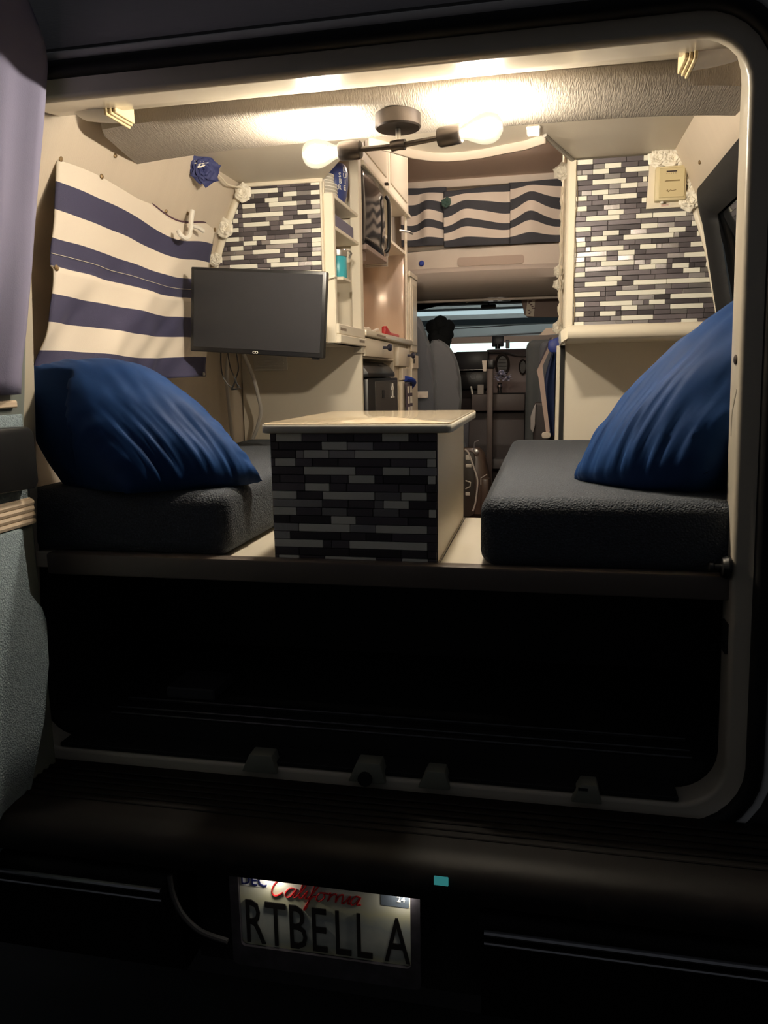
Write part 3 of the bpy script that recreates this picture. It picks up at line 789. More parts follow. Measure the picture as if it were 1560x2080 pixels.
bm = B(); box(bm, -.56, -.485, 1.30, 1.60, 2.152, 2.208, .004)
tag(obj('book', bm, mat('slate_blue_cover', (.13, .12, .20), .6)), 'slate blue book lying on the middle shelf', 'book')
jar = thing('teal_canister', 'teal canister with grey clip lid in the tall shelf bay', 'canister', (-.50, 1.42, 1.975))
bm = B(); lathe(bm, [(.034, 0), (.036, .004), (.036, .078), (.034, .082), (.003, .082)], (-.508, 1.42, 1.984), n=24); obj('body', bm, TEAL, jar)
bm = B(); lathe(bm, [(.037, 0), (.038, .003), (.038, .022), (.034, .027), (.002, .028)], (-.508, 1.42, 2.066), n=24); obj('lid', bm, STEEL, jar)
bm = B(); tube(bm, [(-.474, 1.41, 2.088), (-.462, 1.43, 2.09), (-.46, 1.455, 2.082), (-.47, 1.46, 2.066)], .004); obj('clip', bm, STEEL, jar)
bm = B(); box(bm, -.558, -.47, 1.36, 1.48, 1.972, 1.984, .002); obj('wall_rest', bm, CAB, jar)
bm = B(); box(bm, -.762, -.54, 1.40, 1.44, 1.974, 1.983); obj('bracket', bm, CAB, jar)

# lower end panel behind the bench, with vent
lp = thing('bench_end_panel', 'plain cream panel closing the bench end under the shelf cabinet', 'panel', (-.75, 1.64, 1.18))
bm = B(); prism(bm, [(-1.015, 1.18), (-.468, 1.18), (-.468, 1.728), (-1.012, 1.728)], 'Y', 1.630, 1.648); obj('board', bm, CAB, lp)
vent = thing('wall_vent', 'small cream slatted vent on the panel under the television', 'vent', (-.88, 1.62, 1.63))
bm = B(); box(bm, -.955, -.80, 1.6245, 1.6305, 1.635, 1.700, .002); obj('frame', bm, WHITEP, vent)
for k in range(5):
    bm = B(); box(bm, -.945, -.815, 1.616, 1.6245, 1.641 + k * .0115, 1.645 + k * .0115, .0008); obj('slat', bm, WHITEP, vent)

# ---- television on its arm
tv = thing('television', 'black flat screen television hung at a slight tilt in front of the tiles', 'television', (-.64, .86, 1.66))
TM = Matrix.Translation((-.637, .85, 1.817)) @ Matrix.Rotation(math.radians(4.3), 4, 'Y')
bm = B(); box(bm, -.234, .234, 0, .030, -.137, .137, .004, 2, M=TM); bz = obj('bezel', bm, BLACKP, tv)
bm = B(); box(bm, -.222, .222, -.0012, .002, -.121, .127, M=TM); obj('screen', bm, SCREEN, tv)
bm = B(); box(bm, -.14, .14, .03, .06, -.10, .06, .01, 2, M=TM); obj('rear_housing', bm, BLACKP, tv)
bm = B()
for sx in (-.0045, .0045): tube(bm, [TM @ Vector((sx + .0045 * math.cos(a * PI / 5), -.0016, -.130 + .0035 * math.sin(a * PI / 5))) for a in range(11)], .0009, 5)
obj('maker_emblem', bm, WHITEP, tv)
bm = B(); box(bm, .195, .218, .004, .016, -.142, -.136, .001, M=TM); obj('sensor', bm, BLACKP, tv)
bm = B(); box(bm, -.010, .012, -.0015, .0, .0, .0, M=TM) if False else cyl(bm, (-.64, .905, 1.80), (-.64, 1.215, 1.83), .016, n=12); obj('wall_arm', bm, BLACKP, tv)
cord = [(-.985, 1.42, 1.70), (-.988, 1.40, 1.62), (-.99, 1.41, 1.50), (-.985, 1.42, 1.345)]
bm = B(); tube(bm, smoothpts(cord), .008, 8); tag(obj('cable_conduit', bm, mat('grey_white_cable', (.66, .62, .56), .5)), 'pale cable running straight down the wall from the television', 'cable')
bm = B(); tube(bm, smoothpts([(-.93, 1.45, 1.705), (-.915, 1.50, 1.62), (-.90, 1.52, 1.53), (-.895, 1.53, 1.46), (-.92, 1.54, 1.39), (-.945, 1.55, 1.345)]), .008, 8)
tag(obj('hanging_cable', bm, mat('grey_white_cable', (.66, .62, .56), .5)), 'pale cable curving down to the bench below the television', 'cable')
bm = B()
tube(bm, smoothpts([(-.80, .92, 1.70), (-.805, .93, 1.63), (-.79, .93, 1.59), (-.765, .93, 1.568)]), .0022, 6)
tube(bm, smoothpts([(-.775, .92, 1.70), (-.772, .93, 1.64), (-.755, .93, 1.60), (-.748, .93, 1.572)]), .0022, 6)
tube(bm, smoothpts([(-.745, .92, 1.70), (-.742, .93, 1.64), (-.755, .93, 1.60), (-.768, .93, 1.572)]), .0022, 6)
tube(bm, [(-.772, .93, 1.566), (-.756, .93, 1.592), (-.738, .93, 1.568), (-.772, .93, 1.566)], .0035, 6)
tag(obj('tangled_cord', bm, BLACKP), 'thin black cord bundled in a loop under the television', 'cord')

# ---- striped curtain on the side wall
def cloth(name, fn, nu, nv, stripes, mats, parent=None, solid=.0025):
    bm = B()
    rows = [[fn(j / nu, i / nv) for j in range(nu + 1)] for i in range(nv + 1)]
    sheet(bm, rows, mats=lambda i, j: stripes((i + .5) / nv, (j + .5) / nu))
    return obj(name, bm, mats, parent, solid=solid, angle=180)
def flag(s, t):
    y = (.21 + .96 * s) * (1 - t) + (.105 + .875 * s) * t
    sag = -.045 * math.exp(-((s - .66) / .20) ** 2) * (1 - t) ** 2
    z = 2.162 - .556 * t + sag + .006 * math.sin(s * 7 + 1) * t
    x = -.900 - .030 * t
    amp = .013 * (.25 + t)
    x += amp * math.sin((s * 1.5 + t * .75) * 6.3) + .006 * math.sin((s * 4 - t * 1.2) * 6.3) * t
    x += .009 * math.sin((s * 2.6 + t * 1.7) * 6.3) * t * (1 - .4 * s) + .004 * math.sin((s * 6 + t * 4) * 6.3) * t
    if t > .5: x += .008
    x += .030 * max(0, (s - .72)) * t * 3 * max(0, t - .35)
    return (x, y, z)
wc = thing('striped_wall_curtain', 'navy and cream striped curtain snapped over the side window', 'curtain', (-.92, .6, 1.60))
cloth('striped_cloth', flag, 60, 64, lambda t, s: 1 if int(t * 8 - 1e-6) % 2 else 0, [CREAMC, NAVY], wc)
bm = B(); tube(bm, [Vector(flag(k / 40, .445)) + Vector((.003, 0, 0)) for k in range(41)], .0009, 5); obj('stitch_line', bm, CREAMC, wc)
bm = B(); tube(bm, [Vector(flag(k / 40, 0)) + Vector((.0, 0, .003)) for k in range(41)], .003, 6); obj('hem_tape', bm, mat('plum_tape', (.09, .04, .06), .8), wc)  # plum tape along the curtain's top hem
for s, t in ((.012, .02), (.20, .02), (.985, .03), (.01, .51), (.985, .985)):
    bm = B(); lathe(bm, [(.007, 0), (.008, .003), (.004, .006), (.001, .006)], Vector(flag(s, t)) + Vector((.001, 0, 0)), axis='X', n=12); obj('snap', bm, BRASS if t < .9 else STEEL, wc)

# white anchor-shaped hook that gathers the curtain
hk = thing('anchor_hook', 'cream anchor shaped hook gathering the striped wall curtain', 'hook', (-.87, .86, 2.05))
bm = B(); tube(bm, smoothpts([(-.868, .79, 2.073), (-.860, .785, 2.062), (-.856, .81, 2.055), (-.858, .845, 2.068), (-.862, .872, 2.098)]), .0075, 8); obj('hook', bm, WHITEP, hk)
bm = B(); tube(bm, [(-.862, .87, 2.095), (-.866, .885, 2.125), (-.868, .903, 2.158)], [.008, .008, .0085], 8); obj('shank', bm, WHITEP, hk)
bm = B(); tube(bm, [(-.864, .868, 2.105), (-.860, .92, 2.108), (-.858, .957, 2.103)], [.006, .0065, .0075], 8); obj('cross_bar', bm, WHITEP, hk)

# ---- foam flowers and garland cord
def flower(name, label, c, r, m, seed, nrm=(0, -1, 0), group=None, cat='flower'):
    rng = random.Random(seed); bm = B()
    nrm = Vector(nrm).normalized(); u, v = frame_at(nrm)
    for ring, (n, rr, tilt) in enumerate(((6, 1.0, .25), (5, .70, .6), (4, .42, 1.0), (3, .2, 1.3))):
        for k in range(n):
            a = 2 * PI * k / n + ring * .5 + rng.uniform(-.15, .15)
            d = u * math.cos(a) + v * math.sin(a); s = nrm.cross(d)
            R = r * rr * rng.uniform(.85, 1.1)
            rows = []
            for i in range(4):
                p = i / 3
                w = R * .62 * (math.sin(min(1, p * 1.15 + .18) * PI * .72))
                row = []
                for j in range(5):
                    q = (j - 2) / 2
                    h = R * (math.sin(p * 1.4) * tilt * .75 + .16 * q * q + .10 * rng.uniform(-1, 1) * p)
                    row.append(Vector(c) + d * (R * p * math.cos(tilt * .55) + rng.uniform(-.03, .03) * R) + s * (w * q) + nrm * h)
                rows.append(row)
            sheet(bm, rows)
    return tag(obj(name, bm, m, solid=.0012, angle=180), label, cat, group)
flower('foam_rose', 'blue foam rose hanging under the padded beam above the wall curtain', (-.808, .87, 2.278), .048, BPETAL, 1, (.6, -.7, -.3))
flower('foam_rose', 'small cream foam rose tucked against the blue rose', (-.815, .855, 2.302), .026, PETAL, 2, (.5, -.8, .1))
flower('foam_rose', 'cream foam rose at the top corner of the tiles behind the television', (-.795, 1.185, 2.272), .034, PETAL, 3)
flower('foam_rose', 'cream foam rose halfway down the tile edge above the television', (-.868, 1.185, 2.150), .034, PETAL, 4)
flower('foam_rose', 'cream foam rose nearest the television on the tile edge', (-.915, 1.185, 2.042), .026, PETAL, 5)
bm = B(); tube(bm, smoothpts([(-.79, .89, 2.288), (-.80, 1.0, 2.282), (-.80, 1.06, 2.272), (-.80, 1.18, 2.288)]), .003, 6); tag(obj('garland_cord', bm, ROPE), 'cream cord strung from the blue rose to the tile corner', 'cord')
for i, (x, z, r, lb) in enumerate(((.648, 2.288, .034, 'cream foam rose at the upper tile corner, farthest from the window'),
                                  (.695, 2.286, .036, 'cream foam rose touching the ceiling above the control box'),
                                  (.728, 2.262, .030, 'cream foam rose above the upper corner of the control box'),
                                  (.752, 2.222, .024, 'small cream foam rose beside the top of the control box'),
                                  (.764, 2.186, .024, 'small cream foam rose halfway down beside the control box'),
                                  (.752, 2.152, .034, 'large cream foam rose under the control box corner'),
                                  (.792, 2.150, .016, 'tiny cream foam rose where the tile trim begins'))):
    flower('foam_rose', lb, (x, 1.180, z), r, PETAL, 20 + i)
for i, (z, y, r, lb) in enumerate(((2.395, 1.72, .034, 'cream foam rose at the top of the wardrobe side garland'),
                                  (2.035, 1.90, .024, 'small cream foam rose in the middle of the wardrobe side garland'),
                                  (1.98, 1.90, .026, 'cream foam rose just below the middle of the wardrobe garland'),
                                  (1.80, 1.92, .024, 'cream foam rose at the foot of the wardrobe side garland'))):
    flower('foam_rose', lb, (.352, y, z), r, PETAL, 40 + i, (-.5, -.85, 0))
bm = B(); tube(bm, [(.352 + .003 * math.sin(k * 1.9), 1.86 + .004 * math.cos(k * 1.3), 2.37 - k * .0195) for k in range(30)], [.005 + .0025 * math.sin(k * 2.3) for k in range(30)], 7)
tag(obj('rope_garland', bm, ROPE), 'cream rope garland hanging down the wardrobe side edge', 'garland')

# ---- table cabinet
tb = thing('tiled_table', 'low cabinet table with dark mosaic front and glossy wood top', 'table', (-.12, .36, 1.18))
bm = B(); box(bm, -.316, .0685, .066, .635, 1.18, 1.477, .002); obj('cabinet_body', bm, CAB, tb)
bm = B(); box(bm, -.3175, .0695, .0595, .066, 1.18, 1.477); tf = obj('tile_front', bm, GROUT, tb, label='dark mosaic of strip tiles')
lay_tiles(tf, ROWS_T, 16, 1.46715, .01895, .0605, .0595, lambda z: -.3165, lambda z: .0685, 3, silver=.16)
bm = B(); prism(bm, rrect(-.332, .100, .045, .665, .014, 4), 'Z', 1.477, 1.500, bev=.003); top_ = obj('top', bm, TABLE, tb)
bm = B()
oo = rrect(-.3335, .1015, .0435, .6665, .0155, 4)
sheet(bm, [[(x, y, 1.4785) for x, y in oo], [(x, y, 1.4965) for x, y in oo]], closed=True); obj('edge_band', bm, TEDGE, top_, solid=.001)

# ---- bench cushions and pillows
def cushion(name, label, x0, x1, y0, y1):
    bm = B(); box(bm, x0, x1, y0, y1, 1.181, 1.336, .034, 4)
    bmesh.ops.subdivide_edges(bm, edges=[e for e in bm.edges if e.calc_length() > .2], cuts=9, use_grid_fill=True)
    for v in bm.verts:
        if v.co.z > 1.25:
            a = min(v.co.x - x0, x1 - v.co.x, .2) / .2; b_ = min(v.co.y - y0, y1 - v.co.y, .2) / .2
            v.co.z += .010 * min(a, b_) + .002 * noise.noise(v.co * 9)
    return tag(obj(name, bm, CHAR, angle=180), label, 'cushion')
cushion('bench_cushion', 'charcoal woven bench cushion along the wall with the striped curtain', -.998, -.432, .055, 1.622)
cushion('bench_cushion', 'charcoal woven bench cushion below the tiled wardrobe', .165, .882, .040, 1.598)

def pillow(name, label, A, P, Q, h, seed, sag=0.0, flip=1, bow=-.1):
    A, P, Q = Vector(A), Vector(P), Vector(Q)
    n = P.cross(Q).normalized() * flip
    C = A + (P + Q) / 2; N_ = 56; bm = B()
    def surf(side):
        rows = []
        for i in range(N_ + 1):
            row = []
            for j in range(N_ + 1):
                s, t = 2 * j / N_ - 1, 2 * i / N_ - 1
                es, et = 1 - s * s, 1 - t * t
                T = (es * et) ** .42
                ps = s * (1 - bow * et * s * s); pt = t * (1 - bow * es * t * t)
                p = C + P * (ps / 2) + Q * (pt / 2) + n * (side * h * T)
                e = 1 - max(abs(s), abs(t))
                w = math.exp(-(e / .22) ** 2) * (1 - math.exp(-(e / .03) ** 2))
                ang = s if abs(t) > abs(s) else t
                p += n * side * (h * .10 * w * noise.noise(Vector((ang * 9 + seed, max(abs(s), abs(t)) * 2, seed))))
                q = noise.noise(Vector((s * 2.2 + seed, t * 2.2, side * .7)))
                p += n * (h * .10 * T * q)
                q2 = noise.noise(Vector((s * 5 + seed, t * 2.4 - s * 2, side * .7 + 3)))
                p += n * side * (h * .03 * T * q2)
                lo = math.exp(-((t + 1) / .55) ** 2) * T
                p += n * side * (h * .11 * lo * noise.noise(Vector((s * 13 + t * 1.5 + seed, t * 1.1, 5.0))))
                if side < 0: p.z -= T * sag * (1.15 + .75 * t)
                row.append(p)
            rows.append(row)
        return rows
    sheet(bm, surf(1)); sheet(bm, surf(-1))
    bmesh.ops.remove_doubles(bm, verts=bm.verts[:], dist=.0006)
    for v in bm.verts:
        if v.co.z < 1.338: v.co.z = 1.338 + (1.338 - v.co.z) * .02
        v.co.x = max(wx(v.co.z, -1) + .012 + .1 * max(0, wx(v.co.z, -1) - v.co.x), min(wx(v.co.z, 1) - .03, v.co.x))
        if v.co.x > .645: v.co.y = max(v.co.y, .082)
        if v.co.x < -.82: v.co.y = max(v.co.y, .082)
    return tag(obj(name, bm, VELVET, angle=180), label, 'pillow')
pillow('velvet_pillow', 'royal blue velvet pillow slumped on the bench under the striped curtain', (-.665, .015, 1.335), (.265, .20, .01), (-.345, .09, .278), .130, 1, sag=.15, bow=-.08)
pillow('velvet_pillow', 'royal blue velvet pillow propped up beside the door stop knob', (.375, .32, 1.335), (.26, -.235, .055), (.435, .13, .42), .150, 4, sag=.08, bow=-.17)

# ================================================================== GALLEY
KX = -.467
uc = thing('galley_wall_cabinet', 'cream wall cabinet high above the galley counter', 'cabinet', (-.66, 2.25, 2.48))
bm = B(); box(bm, -.84, KX - .018, 1.69, 2.84, 2.485, 2.88, .002); obj('carcass', bm, CAB, uc)
for y0, y1 in ((1.70, 2.26), (2.27, 2.835)):
    bm = B(); box(bm, KX - .018, KX, y0, y1, 2.492, 2.82, .004); d_ = obj('door', bm, CAB, uc)
    bm = B(); box(bm, KX, KX + .004, y0 + .05, y1 - .05, 2.54, 2.78, .003); obj('raised_panel', bm, TRIM, d_)
bm = B(); box(bm, KX - .012, KX + .012, 1.69, 2.84, 2.470, 2.489, .003); obj('light_rail', bm, TRIM, uc)
bm = B(); box(bm, KX + .002, KX + .02, 2.16, 2.18, 2.496, 2.508, .002); obj('catch', bm, BRONZE, uc)

mw = thing('microwave', 'black glossy microwave bulging over the galley aisle', 'microwave', (-.6, 1.9, 2.15))
bm = B(); box(bm, -.82, KX - .01, 1.69, 2.14, 2.165, 2.455, .006); obj('case', bm, BLACKP, mw)
rows = []
for i in range(13):
    t = i / 12; y = 1.685 + t * .455
    bul = .030 * math.sin(t * PI * .75 + .3)
    rows.append([(KX - .012 + bul * (.55 + .45 * math.sin(q / 8 * PI)), y, 2.155 + q / 8 * .31) for q in range(9)])
bm = B(); sheet(bm, rows); obj('door', bm, mat('black_gloss_glass', (.018, .016, .018), .12, coat=.6), mw, solid=.012)
bm = B(); tube(bm, smoothpts([(KX + .020, 2.10, 2.43), (KX + .034, 2.095, 2.40), (KX + .036, 2.09, 2.30), (KX + .032, 2.085, 2.20), (KX + .016, 2.085, 2.18)]), .009, 8); obj('handle', bm, BLACKP, mw)
bm = B(); box(bm, -.80, KX + .015, 1.70, 2.13, 2.135, 2.158, .003); obj('grille_base', bm, mat('dusty_taupe', (.30, .22, .19), .5), mw)
bm = B(); prism(bm, [(1.69, 2.155), (1.80, 2.155), (1.78, 2.10), (1.70, 2.085)], 'X', -.60, KX - .01); obj('side_bracket', bm, mat('dusty_taupe', (.30, .22, .19), .5), mw)

sc_ = thing('galley_shelf_box', 'small open cream shelf box next to the microwave', 'shelf', (-.56, 2.5, 2.25))
bm = B(); box(bm, -.70, KX - .01, 2.36, 2.385, 2.27, 2.48, .003); obj('near_side', bm, CAB, sc_)
bm = B(); prism(bm, [(-.72, 2.285), (KX - .012, 2.285), (KX - .012, 2.27), (-.72, 2.266)], 'Y', 2.16, 2.80); obj('bottom', bm, CAB, sc_)
bm = B(); box(bm, -.72, -.70, 2.16, 2.80, 2.27, 2.48); obj('back', bm, mat('taupe_back', (.36, .29, .25), .6), sc_)
bm = B(); box(bm, KX - .016, KX - .005, 2.780, 2.81, 1.80, 2.48, .002); obj('far_post', bm, CAB, sc_)
bm = B(); tube(bm, [(KX - .03, 2.70, 2.385), (KX + .02, 2.74, 2.382), (KX + .03, 2.78, 2.378)], .006); obj('latch', bm, STEEL, sc_)

bm = B()
sheet(bm, [[(-.845 + .006 * math.sin(y * 23), y, z) for y in [1.69 + k * .0365 for k in range(31)]] for z in (1.804, 2.05, 2.26)])
tag(obj('copper_backsplash', bm, COPPER, solid=.004), 'rippled rose copper backsplash behind the galley counter', 'backsplash')
bm = B(); sheet(bm, [[(x, 2.792 - .006 * math.sin((x + .7) * 40), z) for x in [-.84 + k * .024 for k in range(16)]] for z in (1.803, 2.05, 2.27)])
tag(obj('copper_end_panel', bm, COPPER, solid=.004), 'rose copper end panel catching bright streaks behind the counter', 'panel')
wsn = thing('warning_notice', 'cream paper notice headed WARNING under the microwave', 'notice', (-.54, 2.3, 2.15))
bm = B(); box(bm, -.601, -.482, 2.300, 2.303, 2.143, 2.194); nb = obj('paper', bm, PAPER, wsn)
text('heading', 'WARNING', .020, (-.540, 2.2992, 2.184), FACE_Y, INK, wsn, ext=.0004)
for k in range(3):
    bm = B(); box(bm, -.594, -.489, 2.2992, 2.2999, 2.148 + k * .0085, 2.151 + k * .0085); obj('print_line', bm, mat('brown_grey_print', (.40, .32, .27), .6), wsn)
bm = B(); box(bm, -.508, -.478, 2.304, 2.306, 2.19, 2.266); obj('side_card', bm, mat('grey_card', (.48, .42, .38), .6), wsn)

gc = thing('galley_base_cabinet', 'cream galley base cabinet with two drawers and dark knobs', 'cabinet', (-.70, 2.25, .72))
bm = B(); box(bm, -.95, KX - .02, 2.44, 2.83, .72, 1.774, .002); obj('carcass', bm, CAB, gc)
bm = B(); box(bm, -.95, KX - .02, 1.675, 2.44, 1.682, 1.774, .002); obj('drawer_carcass', bm, CAB, gc)
bm = B(); box(bm, -.95, KX - .03, 1.672, 1.685, .72, 1.682); obj('near_end', bm, CAB, gc)
for y0, y1, z0, z1, ky, kz in ((1.672, 2.30, 1.690, 1.768, 2.05, 1.738), (2.45, 2.80, 1.655, 1.755, 2.72, 1.716)):
    bm = B(); box(bm, KX - .02, KX + .006, y0, y1, z0, z1, .004, 2); d_ = obj('drawer', bm, CAB, gc)
    bm = B(); lathe(bm, [(.007, 0), (.006, .018), (.016, .026), (.019, .034), (.014, .041), (.002, .043)], (KX + .006, ky, kz), axis='X', n=16); obj('knob', bm, mat('dark_blue_knob', (.05, .05, .08), .3, metal=.4), d_)
bm = B(); box(bm, KX - .02, KX + .003, 2.57, 2.80, 1.58, 1.648, .004); obj('lower_drawer_front', bm, CAB, gc)
bm = B(); box(bm, KX - .02, KX + .001, 2.57, 2.82, .74, 1.575, .004); obj('door', bm, CAB, gc)
ct = thing('galley_counter', 'narrow cream galley countertop strip above the drawers', 'countertop', (-.7, 2.25, 1.775))
bm = B(); box(bm, -.95, KX + .016, 1.66, 2.84, 1.7755, 1.803, .005, 2); obj('slab', bm, TRIM, ct)
bm = B(); box(bm, KX + .0165, KX + .0170, 1.86, 2.06, 1.783, 1.792); obj('sticker', bm, mat('grey_brown_print', (.30, .24, .18), .6), ct)
rd = thing('red_lighter', 'red long-nosed gas lighter on the galley counter', 'lighter', (-.48, 2.3, 1.803))
bm = B(); prism(bm, [(2.12, 1.806), (2.27, 1.806), (2.25, 1.815), (2.15, 1.845), (2.12, 1.838)], 'X', -.482, -.462, bev=.003); obj('grip', bm, RED, rd)
bm = B(); box(bm, -.480, -.458, 2.24, 2.46, 1.8035, 1.818, .004); obj('barrel', bm, mat('faded_red', (.60, .13, .12), .45), rd)
bm = B(); rng = random.Random(8)
tube(bm, smoothpts([(-.50, 1.75, 1.808), (-.495, 1.88, 1.816), (-.50, 1.97, 1.808), (-.49, 2.05, 1.822), (-.498, 2.12, 1.812)]), [.006 + .004 * rng.random() for k in range(25)], 7)
tag(obj('crumpled_wrapper', bm, PAPER), 'crumpled cream wrapper lying along the back of the galley counter', 'wrapper')

fr = thing('mini_fridge', 'black compact fridge with grey panel below the galley drawer', 'fridge', (-.65, 2.0, .73))
bm = B(); box(bm, -.90, KX - .03, 1.692, 2.42, .721, 1.60, .01, 2); obj('body', bm, BLACKP, fr)
bm = B(); prism(bm, [(-.88, 1.60), (KX + .012, 1.600), (KX + .012, 1.618), (KX - .015, 1.652), (KX - .05, 1.672), (-.88, 1.676)], 'Y', 1.695, 2.30, bev=.003); tp_ = obj('vent_top', bm, BLACKP, fr)
for k in range(4):
    bm = B(); box(bm, KX - .03, KX - .012, 2.03, 2.16, 1.655 - k * .009, 1.6575 - k * .009); obj('vent_slot', bm, mat('grey_slot', (.12, .12, .12), .5), tp_)
bm = B(); box(bm, KX - .03, KX + .004, 1.72, 2.42, .76, 1.596, .006, 2); dr_ = obj('door', bm, BLACKP, fr)
bm = B(); box(bm, KX + .004, KX + .007, 1.86, 2.38, .78, 1.582, .002); obj('grey_panel', bm, mat('brushed_dark_steel', (.20, .19, .18), .35, metal=.7), dr_)
bm = B(); lathe(bm, [(.010, 0), (.010, .004), (.002, .005)], (KX + .007, 2.25, 1.545), axis='X', n=12)
tube(bm, [(KX + .010, 2.25, 1.568), (KX + .010, 2.25, 1.50)], .004, 6); box(bm, KX + .007, KX + .012, 2.215, 2.285, 1.495, 1.503)
box(bm, KX + .007, KX + .012, 2.228, 2.272, 1.535, 1.552)
tag(obj('anchor_magnet', bm, WHITEP), 'white anchor shaped magnet on the fridge door', 'magnet')
bm = B(); box(bm, KX + .007, KX + .012, 2.00, 2.035, 1.50, 1.54, .002)
tag(obj('dark_magnet', bm, BLACKM), 'small dark oblong magnet on the fridge door', 'magnet')

tw = thing('hanging_towel', 'white dish towel with dark check pattern hanging beside the fridge', 'towel', (-.455, 2.66, 1.1))
def towel(s, t): return (KX + .012 + .010 * math.sin(s * 14 + t), 2.59 + s * .17 + .012 * math.sin(t * 5), 1.565 - t * .42)
cloth('cloth', towel, 24, 44, lambda t, s: 1 if (int(t * 22) % 3 == 0 or int(s * 12) % 3 == 0) else 0, [WHITEP, mat('dark_check', (.09, .07, .09), .8)], tw)
bm = B(); tube(bm, smoothpts([(KX + .004, 2.64, 1.588), (KX + .026, 2.72, 1.58), (KX + .026, 2.80, 1.565), (KX + .004, 2.82, 1.54)]), .016, 8)
tag(obj('towel_hook', bm, BLUEP), 'blue plastic hook holding the checked dish towel', 'hook')

pan = thing('pantry_cabinet', 'tall narrow cream pantry at the front end of the galley', 'cabinet', (-.70, 2.95, .72))
bm = B(); box(bm, -.95, KX - .004, 2.836, 3.06, .72, 2.175, .003); obj('carcass', bm, CAB, pan)
bm = B(); box(bm, KX - .004, KX + .008, 2.845, 3.055, 1.74, 2.165, .004); d_ = obj('door', bm, CAB, pan)
bm = B(); box(bm, KX + .008, KX + .012, 2.88, 3.02, 1.78, 2.12, .003); obj('raised_panel', bm, TRIM, d_)
bm = B(); box(bm, KX - .004, KX + .008, 2.845, 3.055, .76, 1.72, .004); obj('lower_door', bm, CAB, pan)
bm = B(); box(bm, KX - .002, KX + .012, 2.80, 3.06, 2.155, 2.185, .004); obj('cap_moulding', bm, TRIM, pan)
bm = B(); box(bm, KX + .006, KX + .014, 2.86, 3.05, 1.645, 1.722, .002); p_ = obj('switch_plate', bm, CAB, pan)
bm = B(); box(bm, KX + .014, KX + .018, 2.87, 2.90, 1.675, 1.70); obj('switch', bm, BLACKP, p_)

# ================================================================== CAB END
bk = sgroup('wall_front', (CXV, 3.55, 2.25), 'bulkhead above the cab with storage shelf')
bm = B(); box(bm, -.86, .78, 3.53, 3.56, 2.40, 2.86); obj('bulkhead', bm, mat('cream_bulkhead', (.68, .60, .51), .6), bk)
bm = B(); box(bm, -.86, .78, 3.47, 3.535, 2.765, 2.835, .01, 2); obj('valance', bm, mat('cream_bulkhead', (.68, .60, .51), .6), bk)
zz = [(-.86, 2.25), (-.55, 2.262), (-.25, 2.275), (.1, 2.275), (.4, 2.262), (.78, 2.255)]
bm = B(); prism(bm, zz + [(.78, 2.395), (.1, 2.395), (-.25, 2.395), (-.86, 2.375)], 'Y', 3.46, 3.54, bev=.006); obj('shelf_front', bm, mat('cream_bulkhead', (.68, .60, .51), .6), bk)
bm = B(); prism(bm, rrect(-.262, .155, 2.285, 2.338, .018), 'Y', 3.455, 3.462); obj('recess_panel', bm, mat('taupe_recess', (.48, .38, .31), .6), bk)
bm = B(); lathe(bm, [(.016, 0), (.018, .006), (.012, .014), (.001, .015)], (-.492, 3.46, 2.313), M=Matrix(((1, 0, 0), (0, 0, -1), (0, 1, 0))), n=16)
tag(obj('push_knob', bm, BLUEP), 'round blue push knob on the cab shelf front', 'knob')
# striped curtains over the cab bulkhead
def cabcurtain(x0, x1, z0l, z0r, z1, y, seed, peak, dp):
    def fn(s, t):
        x = x0 + (x1 - x0) * s
        top = z0l + (z0r - z0l) * s
        hgt = .040 * math.exp(-((s - peak) / .20) ** 2) * math.sin(t * PI) * dp - .012 * math.sin(s * PI * 2 + seed) * math.sin(t * PI)
        z = top + (z1 - top) * t + hgt
        yy = y - .018 * math.sin(s * 9 + seed + t * 2) * (.3 + .7 * math.sin(t * PI)) - .028 * math.exp(-((s - peak) / .12) ** 2) * math.sin(t * PI)
        return (x, yy, z)
    return fn
bounds = [.10, .27, .45, .60, .74, .87, 1.01]
def cst(t, s):
    for k, b_ in enumerate(bounds):
        if t < b_: return k % 2
    return 0
CNAVY = mat('faded_navy_cloth', (.050, .052, .062), .85, bump=.3, bscale=400)
CCRM = mat('beige_stripe_cloth', (.72, .63, .54), .85, bump=.3, bscale=400)
for lb, a in (('striped cab curtain panel next to the galley cabinets', (-.62, -.33, 2.772, 2.765, 2.418, 3.45, .4, .55, .3)),
              ('striped middle cab curtain panel overlapping its neighbours', (-.345, .066, 2.735, 2.755, 2.402, 3.435, 1.6, .30, .7)),
              ('striped cab curtain panel next to the wardrobe garland', (.056, .46, 2.765, 2.770, 2.402, 3.45, 2.6, .32, .85))):
    c_ = cloth('cab_curtain', cabcurtain(*a), 36, 56, cst, [CNAVY, CCRM]); tag(c_, lb, 'curtain', 'striped curtains over the cab')
flower('paper_flower', 'tiny green paper flower pinned at the cab curtain overlap', (-.325, 3.41, 2.665), .03, mat('green_paper', (.05, .10, .08), .7), 77)

